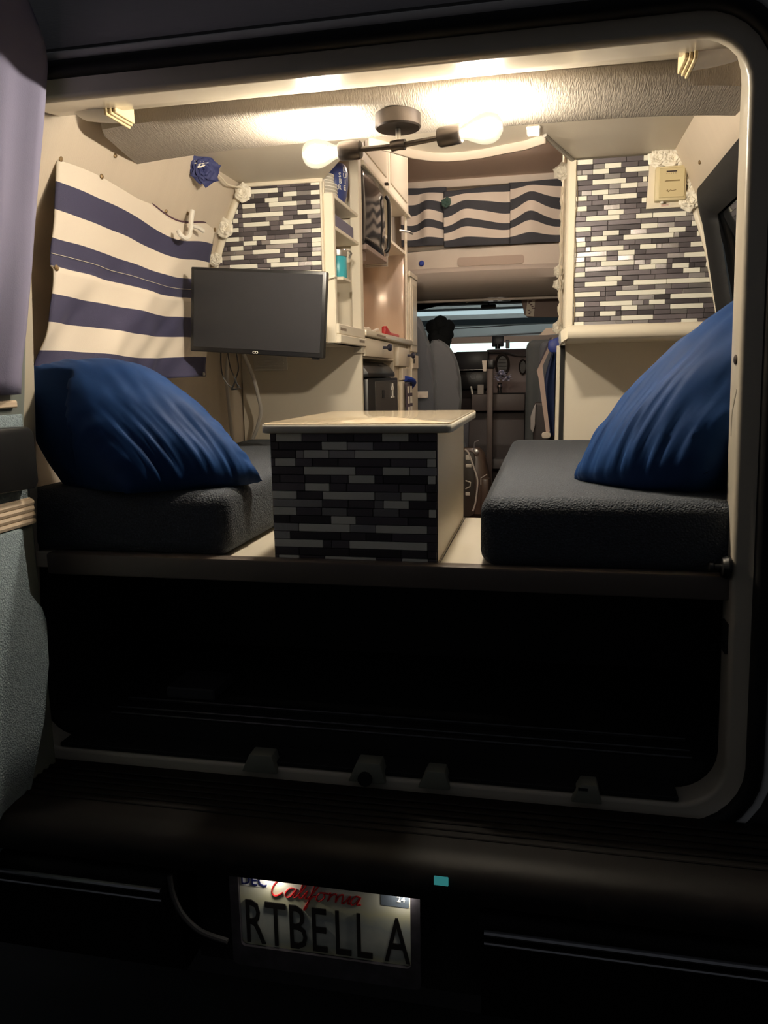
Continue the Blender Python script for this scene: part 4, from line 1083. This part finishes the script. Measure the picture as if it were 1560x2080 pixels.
# rolled headliner edge, map lights, visors
rows = []
for x in [-.9 + k * .14 for k in range(13)]:
    bow = .018 * (1 - ((x + .1) / .9) ** 2)
    rows.append([(x, 3.46, 2.262 + bow), (x, 3.452, 2.235 + bow), (x, 3.47, 2.19 + bow * .8), (x, 3.54, 2.145 + bow * .6), (x, 3.66, 2.115 + bow * .4), (x, 3.8, 2.105), (x, 3.95, 2.15), (x, 4.2, 2.20)])
bm = B(); sheet(bm, rows); struct(obj('ceiling_cab', bm, mat('taupe_headliner', (.52, .45, .39), .8), solid=.01), 'rolled taupe headliner over the cab')
bm = B(); box(bm, -.9, .8, 3.70, 3.73, 2.088, 2.104, .004); struct(obj('trim_4', bm, mat('pale_header_strip', (.62, .54, .48), .5)), 'pale strip along the cab headliner')
mlg = thing('map_light', 'pair of lit map lights in the cab headliner', 'light', (-.04, 3.75, 2.08))
bm = B(); box(bm, -.12, .06, 3.74, 3.80, 2.088, 2.104, .004); obj('housing', bm, BLACKP, mlg)
for x in (-.068, -.008):
    bm = B(); box(bm, x - .016, x + .016, 3.736, 3.742, 2.089, 2.098, .001); obj('lens', bm, emis('map_lens_glow', (1, .96, .9), 2.2), mlg)
vis = thing('sun_visor', 'taupe sun visor holding a patterned card organiser', 'sun visor', (.25, 3.9, 1.98))
bm = B(); prism(bm, [(.125, 2.118), (.42, 2.122), (.42, 1.978), (.175, 1.985), (.15, 2.005)], 'Y', 3.88, 3.905, bev=.006); obj('flap', bm, mat('taupe_visor', (.26, .19, .17), .7), vis)
bm = B(); prism(bm, [(.172, 2.112), (.222, 2.112), (.215, 1.990), (.158, 1.995)], 'Y', 3.872, 3.879); og = obj('organiser', bm, PAPER, vis)
rng = random.Random(4)
for k in range(9):
    x = .170 + rng.random() * .035; z = 2.005 + k * .0118
    bm = B(); box(bm, x, x + .012 + rng.random() * .01, 3.8705, 3.8722, z, z + .007); obj('pattern_patch', bm, mat('plum_print', (.12, .05, .05), .6), og)
vis2 = thing('folded_visor', 'dark folded visor with a pale clip above the steering side', 'sun visor', (-.4, 3.9, 2.05))
bm = B(); prism(bm, [(-.66, 2.045), (-.30, 2.125), (-.20, 2.128), (-.20, 2.10), (-.66, 2.085)], 'Y', 3.88, 3.91); obj('flap', bm, DASHD, vis2)
bm = B(); box(bm, -.276, -.236, 3.868, 3.880, 2.112, 2.135, .002); box(bm, -.250, -.232, 3.866, 3.878, 2.095, 2.115, .002); obj('clip', bm, PAPER, vis2)

# windscreen with dark surround, dash and garage beyond
ws = sgroup('window_2', (CXV, 4.6, 1.75), 'windscreen')
bm = B(); sheet(bm, [[(x, 4.25, 2.20) for x in (-.95, 0, .85)], [(x, 4.95, 1.76) for x in (-.95, 0, .85)]]); obj('pane', bm, glass('windscreen_glass', (.86, .95, .95)), ws)
bm = B(); box(bm, -.95, .85, 4.02, 4.28, 2.135, 2.24); box(bm, -.95, .85, 4.20, 4.30, 2.115, 2.24); obj('top_surround', bm, DASHD, ws)
for x0, x1 in ((-1.0, -.90), (.74, .85)):
    bm = B(); prism(bm, [(4.2, 2.24), (4.2, 2.1), (4.9, 1.70), (5.0, 1.70), (5.0, 1.8), (4.35, 2.24)], 'X', x0, x1); obj('pillar', bm, DASHD, ws)
for s, x in ((-1, -.97), (1, .86)):
    bm = B(); box(bm, x - .03, x + .03, 3.06, 5.0, .72, 1.8); struct(obj('door_2' if s < 0 else 'door_3', bm, DASHD))
mir = thing('rear_view_mirror', 'small dark rear view mirror at the top of the windscreen', 'mirror', (-.13, 4.2, 2.08))
bm = B(); box(bm, -.17, -.06, 4.16, 4.18, 2.075, 2.105, .008, 2); obj('mirror_head', bm, BLACKP, mir)
bm = B(); cyl(bm, (-.115, 4.18, 2.09), (-.115, 4.24, 2.14), .006); obj('stalk', bm, BLACKP, mir)

dsh = thing('dashboard', 'taupe dashboard with round air vents below the windscreen', 'dashboard', (CXV, 4.5, 1.2))
bm = B(); prism(bm, [(4.28, 1.30), (4.25, 1.55), (4.28, 1.74), (4.36, 1.79), (4.62, 1.80), (4.98, 1.765), (4.98, 1.25)], 'X', -.14, .80, bev=.008); obj('passenger_side', bm, DASH, dsh)
bm = B(); prism(bm, [(4.28, 1.30), (4.22, 1.55), (4.26, 1.70), (4.36, 1.775), (4.98, 1.765), (4.98, 1.25)], 'X', -.94, -.14, bev=.008); obj('driver_side', bm, DASHD, dsh)
bm = B(); tube(bm, smoothpts([(-.14, 4.262, 1.765), (.0, 4.262, 1.762), (.06, 4.258, 1.745), (.13, 4.256, 1.735), (.40, 4.256, 1.735)]), .007, 8); obj('dash_seam', bm, DASHD, dsh)
for xc, zc, a, b_ in ((-.015, 1.675, .055, .085), (.135, 1.655, .03, .058)):
    bm = B(); n = 24
    o_ = [(xc + a * math.cos(2 * PI * k / n), 4.240, zc + b_ * math.sin(2 * PI * k / n)) for k in range(n)]
    i_ = [(xc + a * .72 * math.cos(2 * PI * k / n), 4.232, zc + b_ * .78 * math.sin(2 * PI * k / n)) for k in range(n)]
    j_ = [(xc + a * .68 * math.cos(2 * PI * k / n), 4.250, zc + b_ * .74 * math.sin(2 * PI * k / n)) for k in range(n)]
    sheet(bm, [[(p[0], 4.262, p[2]) for p in o_], o_, i_, j_], closed=True); bm.faces.new([bm.verts.new(p) for p in j_])
    v_ = obj('air_vent', bm, mat('dark_brown_vent', (.035, .026, .024), .4), dsh)
    for k in range(4):
        bm = B(); box(bm, xc - a * .5, xc + a * .5, 4.236, 4.246, zc - b_ * .45 + k * b_ * .3, zc - b_ * .40 + k * b_ * .3); obj('vane', bm, DASHD, v_)
rad = thing('dash_touchscreen', 'large black dash screen above the climate controls', 'screen', (-.24, 4.15, 1.5))
bm = B(); box(bm, -.345, -.112, 4.12, 4.26, 1.640, 1.772, .006, 2); obj('display', bm, SCREEN, rad)
bm = B(); box(bm, -.345, -.112, 4.16, 4.27, 1.50, 1.628, .006, 2); cp = obj('climate_panel', bm, BLACKP, rad)
bm = B(); tube(bm, [(-.222 + .020 * math.cos(k * PI / 8), 4.156, 1.592 + .020 * math.sin(k * PI / 8)) for k in range(17)], .003, 6); obj('dial', bm, mat('grey_dial', (.25, .25, .26), .4), cp)
bm = B(); box(bm, -.33, -.12, 4.118, 4.124, 1.638, 1.642); obj('silver_line', bm, STEEL, rad)
eng = thing('engine_cover_console', 'dark brown engine cover console between the front seats', 'console', (-.03, 3.9, .72))
bm = B(); prism(bm, [(3.82, .721), (3.80, 1.12), (3.86, 1.34), (4.2, 1.36), (4.2, .721)], 'X', -.225, .165, bev=.01); obj('cover', bm, DASHD, eng)
bm = B(); box(bm, -.20, .165, 3.79, 4.20, 1.355, 1.468, .006, 2); tr_ = obj('tray', bm, mat('brown_plastic_tray', (.10, .08, .078), .5), eng)
bm = B(); box(bm, -.18, .16, 3.80, 4.18, 1.466, 1.4695); obj('tray_liner', bm, BLACKM, tr_)
bm = B(); box(bm, -.22, .165, 3.70, 3.82, .96, 1.03, .01, 2); obj('step_ledge', bm, mat('grey_step_plastic', (.10, .09, .09), .6), eng)
bm = B(); box(bm, -.22, -.04, 3.80, 3.9, .722, .80) ; obj('kick_plate', bm, DASHD, eng)
card = tag(obj('card_pack', box(B(), -.160, -.118, 3.795, 3.815, 1.470, 1.535, .002), mat('grey_beige_card', (.36, .32, .28), .6)), 'grey beige card pack standing in the console tray', 'card pack')
card = tag(obj('white_pen', tube(B(), [(-.195, 3.80, 1.470), (-.205, 3.80, 1.525)], .006, 8), WHITEP), 'white pen leaning in the console tray', 'pen')
pole = thing('pedestal_pole', 'dark pedestal pole with capped top standing in the aisle', 'pole', (-.07, 3.6, .72))
bm = B(); box(bm, -.080, -.040, 3.58, 3.62, .74, 1.64, .004, 2); obj('post', bm, mat('brown_metal', (.11, .085, .078), .45, metal=.3), pole)
bm = B(); box(bm, -.082, -.030, 3.575, 3.625, 1.64, 1.70, .012, 3); obj('cap', bm, BLACKP, pole)
bm = B(); prism(bm, [(-.112, 1.695), (-.080, 1.695), (-.084, 1.625), (-.104, 1.625)], 'Y', 3.57, 3.58); obj('label_tag', bm, PAPER, pole)
bm = B(); lathe(bm, [(.09, 0), (.09, .012), (.04, .02), (.03, .02)], (-.06, 3.6, .722), n=20); obj('base_plate', bm, DASHD, pole)
vf = thing('flower_vase', 'small vase of pale violet flowers behind the pedestal pole', 'vase', (-.005, 3.9, 1.47))
bm = B(); lathe(bm, [(.012, 0), (.016, .01), (.014, .03), (.020, .05), (.012, .065), (.016, .075)], (-.012, 3.88, 1.470), n=16); obj('vase', bm, CHROME, vf)
rngf = random.Random(3)
for k in range(9):
    a = k * 2.4; r = .012 + .012 * (k % 3)
    bm = B(); c = Vector((.003 + r * math.cos(a) * 1.3, 3.87 + r * math.sin(a), 1.575 + .014 * (k % 4)))
    for q in range(7):
        d = Vector((math.cos(q * .9 + a), math.sin(q * .9 + a) * .8, .6 * math.sin(q * 2.1))).normalized(); u, v = frame_at(d)
        p = [bm.verts.new(c + d * l * .034 + u * w * .010) for l, w in ((0, -.3), (.6, -1), (1, 0), (.6, 1), (0, .3))]
        bm.faces.new(p)
    obj('blossom', bm, mat('pale_violet_petal', (.62, .60, .78), .7), vf, solid=.001)
dev = thing('phone_holder', 'dark phone holder standing on the dashboard top', 'phone holder', (-.05, 4.4, 1.79))
bm = B(); box(bm, -.103, -.015, 4.40, 4.42, 1.812, 1.895, .006, 2); obj('cradle', bm, mat('blue_black_plastic', (.02, .025, .035), .4), dev)
bm = B(); cyl(bm, (-.06, 4.41, 1.795), (-.06, 4.41, 1.83), .02); obj('foot', bm, BLACKP, dev)
bm = B(); box(bm, .0, .03, 4.40, 4.42, 1.797, 1.86, .004); obj('side_arm', bm, BLACKP, dev)
# bushy dark ornament behind the driver seat
orn = thing('bushy_ornament', 'dark bushy lobed ornament standing on the dashboard against the windscreen', 'ornament', (-.5, 4.45, 1.77))
DARKPL = mat('dark_plush', (.035, .037, .040), .95, bump=1, bscale=60)
for i, (x, z, r, y) in enumerate(((-.505, 1.865, .085, 4.45), (-.560, 1.975, .058, 4.45), (-.505, 2.0, .060, 4.45), (-.445, 1.975, .052, 4.45), (-.47, 1.92, .07, 4.44), (-.54, 1.90, .06, 4.44))):
    bm = B(); bmesh.ops.create_icosphere(bm, subdivisions=3, radius=r)
    for v in bm.verts: v.co = v.co * (1 + .12 * noise.noise(v.co * 40 + Vector((i, 0, 0)))) + Vector((x, y, z))
    obj('lobe', bm, DARKPL, orn)
# ---- front seats
def rbox(bm, x0, x1, y0, y1, z0, z1, bev, lean=0.):
    box(bm, x0, x1, y0, y1, z0, z1, bev, 4)
    for v in bm.verts: v.co.y += lean * (z0 - v.co.z)
    return bm
ds = thing('driver_seat', 'slate grey cloth driver seat seen from behind beside the pantry', 'seat', (-.45, 3.35, .72))
obj('backrest', prism(B(), [(-.72, 1.1), (-.72, 1.90), (-.68, 1.97), (-.60, 2.0), (-.515, 1.992), (-.468, 1.945), (-.448, 1.86), (-.425, 1.79), (-.395, 1.72), (-.385, 1.55), (-.375, 1.1)], 'Y', 3.22, 3.36, bev=.035), SEATG, ds)
obj('side_bolster', prism(B(), [(-.44, 1.1), (-.44, 1.81), (-.40, 1.84), (-.35, 1.82), (-.30, 1.77), (-.262, 1.69), (-.240, 1.58), (-.238, 1.45), (-.255, 1.1)], 'Y', 3.37, 3.52, bev=.035), mat('light_slate_fabric', (.15, .16, .175), .9, sheen=.2), ds)
obj('seat_base', rbox(B(), -.70, -.24, 3.36, 3.85, .95, 1.16, .05), SEATG, ds)
obj('pedestal', box(B(), -.66, -.28, 3.38, 3.80, .72, .96), DASHD, ds)
obj('seat_tag', box(B(), -.50, -.42, 3.209, 3.222, 1.465, 1.505, .002), PAPER, ds)
ps = thing('passenger_seat', 'slate grey cloth passenger seat seen from behind beside the wardrobe', 'seat', (.40, 3.45, .72))
obj('backrest', rbox(B(), .178, .62, 3.42, 3.58, 1.10, 1.815, .05, .04), mat('dark_slate_fabric', (.085, .095, .10), .9, sheen=.2), ps)
obj('side_bolster', rbox(B(), .262, .36, 3.33, 3.44, 1.12, 1.80, .04, .04), SEATG, ps)
obj('seat_base', rbox(B(), .18, .64, 3.5, 3.95, .95, 1.16, .05), SEATG, ps)
obj('pedestal', box(B(), .22, .60, 3.5, 3.9, .72, .96), DASHD, ps)
obj('recline_lever_cover', rbox(B(), .232, .33, 3.22, 3.34, 1.16, 1.43, .02), DASHD, ps)
bm = B(); prism(bm, [(.215, 1.345), (.235, 1.41), (.248, 1.425), (.240, 1.34), (.245, 1.30), (.232, 1.245), (.216, 1.27)], 'Y', 3.20, 3.225, bev=.003); obj('lever', bm, mat('grey_lever', (.40, .38, .37), .5), ps)
sb = thing('seat_belt', 'beige seat belt cover hanging in a bend beside the wardrobe', 'seat belt', (.31, 2.9, 1.25))
bm = B(); prism(bm, [(.262, 1.815), (.298, 1.852), (.374, 1.856), (.374, 1.82), (.30, 1.815)], 'Y', 2.86, 2.872); obj('anchor_cover', bm, mat('beige_plastic_cover', (.55, .46, .38), .5), sb)
bm = B(); prism(bm, [(.252, 1.62), (.270, 1.66), (.335, 1.80), (.342, 1.78), (.283, 1.645), (.330, 1.28), (.310, 1.268), (.262, 1.58)], 'Y', 2.85, 2.856); obj('strap', bm, mat('pinkish_belt', (.55, .43, .38), .7), sb)
bm = B(); prism(bm, [(.258, 1.645), (.272, 1.665), (.332, 1.80), (.320, 1.80)], 'Y', 2.842, 2.848); obj('dark_webbing', bm, mat('dark_webbing', (.07, .06, .08), .8), sb)
bm = B(); prism(bm, rrect(.285, .335, 1.243, 1.275, .012), 'Y', 2.83, 2.86, bev=.004); obj('buckle_end', bm, PAPER, sb)
bb = thing('blue_folding_bag', 'blue folded bag hanging between seat belt and wardrobe', 'bag', (.34, 2.75, 1.25))
bm = B(); prism(bm, [(.310, 1.735), (.312, 1.775), (.374, 1.80), (.374, 1.715), (.325, 1.715)], 'Y', 2.70, 2.74, bev=.004); obj('hanger', bm, BLUEP, bb)
def bagf(s, t): return (.335 - .045 * math.sin(t * PI) * (1 - s) + .022 * s, 2.92 - .02 * math.sin(s * 9), 1.72 - t * .47)
bm = B(); sheet(bm, [[bagf(j / 8, i / 16) for j in range(9)] for i in range(17)]); obj('cloth', bm, mat('navy_nylon', (.03, .05, .14), .6), bb, solid=.003)
# ---- backpack on the floor
bp = thing('brown_backpack', 'dark brown backpack with pale piping standing in the aisle', 'backpack', (-.12, 3.05, .722))
rows = []
for i in range(15):
    t = i / 14; z = .735 + t * .43
    w = .125 * (1 - .35 * max(0, t - .45) * 1.6) * (.86 + .14 * math.sin(t * PI)); dpt = .085 * (1 - .5 * max(0, t - .6)) * (.8 + .2 * math.sin(t * PI)) 
    if i in (0, 14): w *= .7; dpt *= .6
    rows.append([(-.135 + w * math.copysign(abs(math.cos(a)) ** .6, math.cos(a)), 3.08 + dpt * math.copysign(abs(math.sin(a)) ** .6, math.sin(a)), z) for a in [2 * PI * k / 20 for k in range(20)]])
bm = B(); sheet(bm, rows, closed=True); bm.faces.new([bm.verts.new(p) for p in rows[0]]); bm.faces.new([bm.verts.new(p) for p in rows[-1]])
NYL = mat('brown_nylon', (.085, .055, .042), .35, bump=.4, bscale=30)
obj('body', bm, NYL, bp)
bm = B(); prism(bm, rrect(-.245, -.105, .755, 1.15, .03), 'Y', 2.985, 3.01, bev=.006); fp = obj('front_panel', bm, mat('black_brown_panel', (.035, .026, .020), .5), bp)
bm = B(); tube(bm, smoothpts([(-.165, 2.982, 1.165), (-.142, 2.980, 1.14), (-.112, 2.976, 1.06), (-.088, 2.974, .98), (-.092, 2.974, .90), (-.100, 2.976, .84), (-.115, 2.98, .79)]), .0055, 6); obj('piping', bm, mat('silver_piping', (.55, .50, .46), .4), bp)
bm = B(); box(bm, -.160, -.135, 2.976, 2.984, 1.10, 1.13, .002); box(bm, -.160, -.123, 2.976, 2.984, 1.055, 1.075, .004); tube(bm, [(-.160, 2.98, .975), (-.130, 2.98, .965), (-.133, 2.98, .94), (-.160, 2.98, .925)], .004, 6); box(bm, -.160, -.133, 2.976, 2.984, .885, .905, .002); obj('pale_emblem', bm, mat('bone_print', (.62, .58, .50), .5), fp)
bm = B(); prism(bm, [(-.068, 2.96), (-.020, 2.96), (-.012, 3.04), (-.060, 3.05)], 'Z', .80, .99, bev=.012); pk = obj('side_pocket', bm, NYL, bp)
bm = B(); tube(bm, [(-.066, 2.955, .955), (-.066, 2.955, .995), (-.030, 2.957, 1.018)], .003, 6); obj('pocket_piping', bm, mat('silver_piping', (.55, .50, .46), .4), pk)
bm = B(); tube(bm, smoothpts([(-.115, 3.04, 1.155), (-.11, 3.02, 1.20), (-.085, 3.0, 1.215)]), .004, 6); obj('grab_loop', bm, mat('grey_webbing', (.30, .28, .30), .7), bp)
bm = B(); lathe(bm, [(.004, 0), (.016, .004), (.016, .01), (.004, .014)], (-.098, 2.985, 1.148), axis='Y', n=12); obj('buckle', bm, STEEL, bp)
bm = B(); box(bm, -.16, .02, 2.62, 2.95, .721, .733, .003)
tag(obj('red_mat', bm, mat('dull_red_cloth', (.34, .06, .06), .8)), 'dull red folded cloth on the aisle floor before the backpack', 'cloth')
bm = B(); box(bm, .035, .165, 3.40, 3.69, .721, .80, .02, 3)
tag(obj('folded_blanket', bm, mat('mauve_blanket', (.22, .14, .14), .9, bump=.8, bscale=30)), 'folded mauve blanket on the floor by the pole', 'blanket')

# ================================================================== GARAGE AHEAD OF THE VAN
gar = sgroup('wall_garage', (0, 8, 0), 'blue grey garage wall ahead of the windscreen')
bm = B(); box(bm, -5, 5, 8.0, 8.1, 2.04, 4.0); obj('upper_panel', bm, mat('blue_grey_wall', (.46, .49, .49), .7), gar)
bm = B(); box(bm, -5, 5, 8.0, 8.1, 0, 1.87); obj('lower_panel', bm, mat('rust_grey_wall', (.30, .24, .22), .7), gar)
bm = B(); box(bm, -5, 5, 7.96, 8.0, 1.985, 2.06); obj('rust_rail', bm, mat('rust_rail', (.42, .26, .19), .6), gar)
bm = B(); box(bm, -5, 5, 8.10, 8.14, 1.80, 2.06); obj('daylight_gap', bm, emis('bright_gap', (.85, 1.0, .92), 1.7), gar)
bm = B(); box(bm, -5, 5, 5.2, 8.1, 3.2, 3.25); obj('garage_ceiling', bm, mat('dark_ceiling_boards', (.20, .22, .24), .8), gar)
bm = B(); box(bm, -5, 5, 6.9, 7.1, 2.135, 2.195); obj('door_track_beam', bm, mat('dark_beam', (.10, .12, .13), .6), gar)
bm = B(); tube(bm, smoothpts([(-1.9, 7.9, 2.22), (-1.0, 7.9, 2.16), (0.2, 7.9, 2.19), (1.5, 7.9, 2.21)]), .007, 6); obj('slack_wire', bm, BLACKP, gar)
ft = thing('fluorescent_fixture', 'long lit fluorescent tube fixture seen through the windscreen', 'light', (-.4, 6.6, 2.2))
bm = B(); box(bm, -2.2, 1.2, 6.55, 6.65, 2.262, 2.285); obj('housing', bm, mat('white_enamel', (.7, .72, .72), .4), ft)
bm = B(); tube(bm, [(-2.15, 6.6, 2.245), (1.15, 6.6, 2.240)], .022, 10); obj('tube', bm, emis('cool_tube_glow', (.78, .92, .97), .75), ft)
for x in (-1.9, .9):
    bm = B(); cyl(bm, (x, 6.6, 2.285), (x, 6.6, 3.2), .01, n=8); obj('hanger', bm, STEEL, ft)
ft2 = thing('added_garage_light', 'added unseen fluorescent batten lighting the garage ahead of the van', 'light', (-.4, 6.2, 3.1))  # added above the visible tube, unseen, to brighten the garage wall
bm = B(); box(bm, -1.2, .8, 6.95, 7.1, 3.13, 3.2); obj('housing', bm, mat('white_enamel', (.7, .72, .72), .4), ft2)
bm = B(); tube(bm, [(-1.15, 7.02, 3.10), (.75, 7.02, 3.10)], .03, 10); obj('tube', bm, emis('added_tube_glow', (1, 1, .97), 26), ft2)
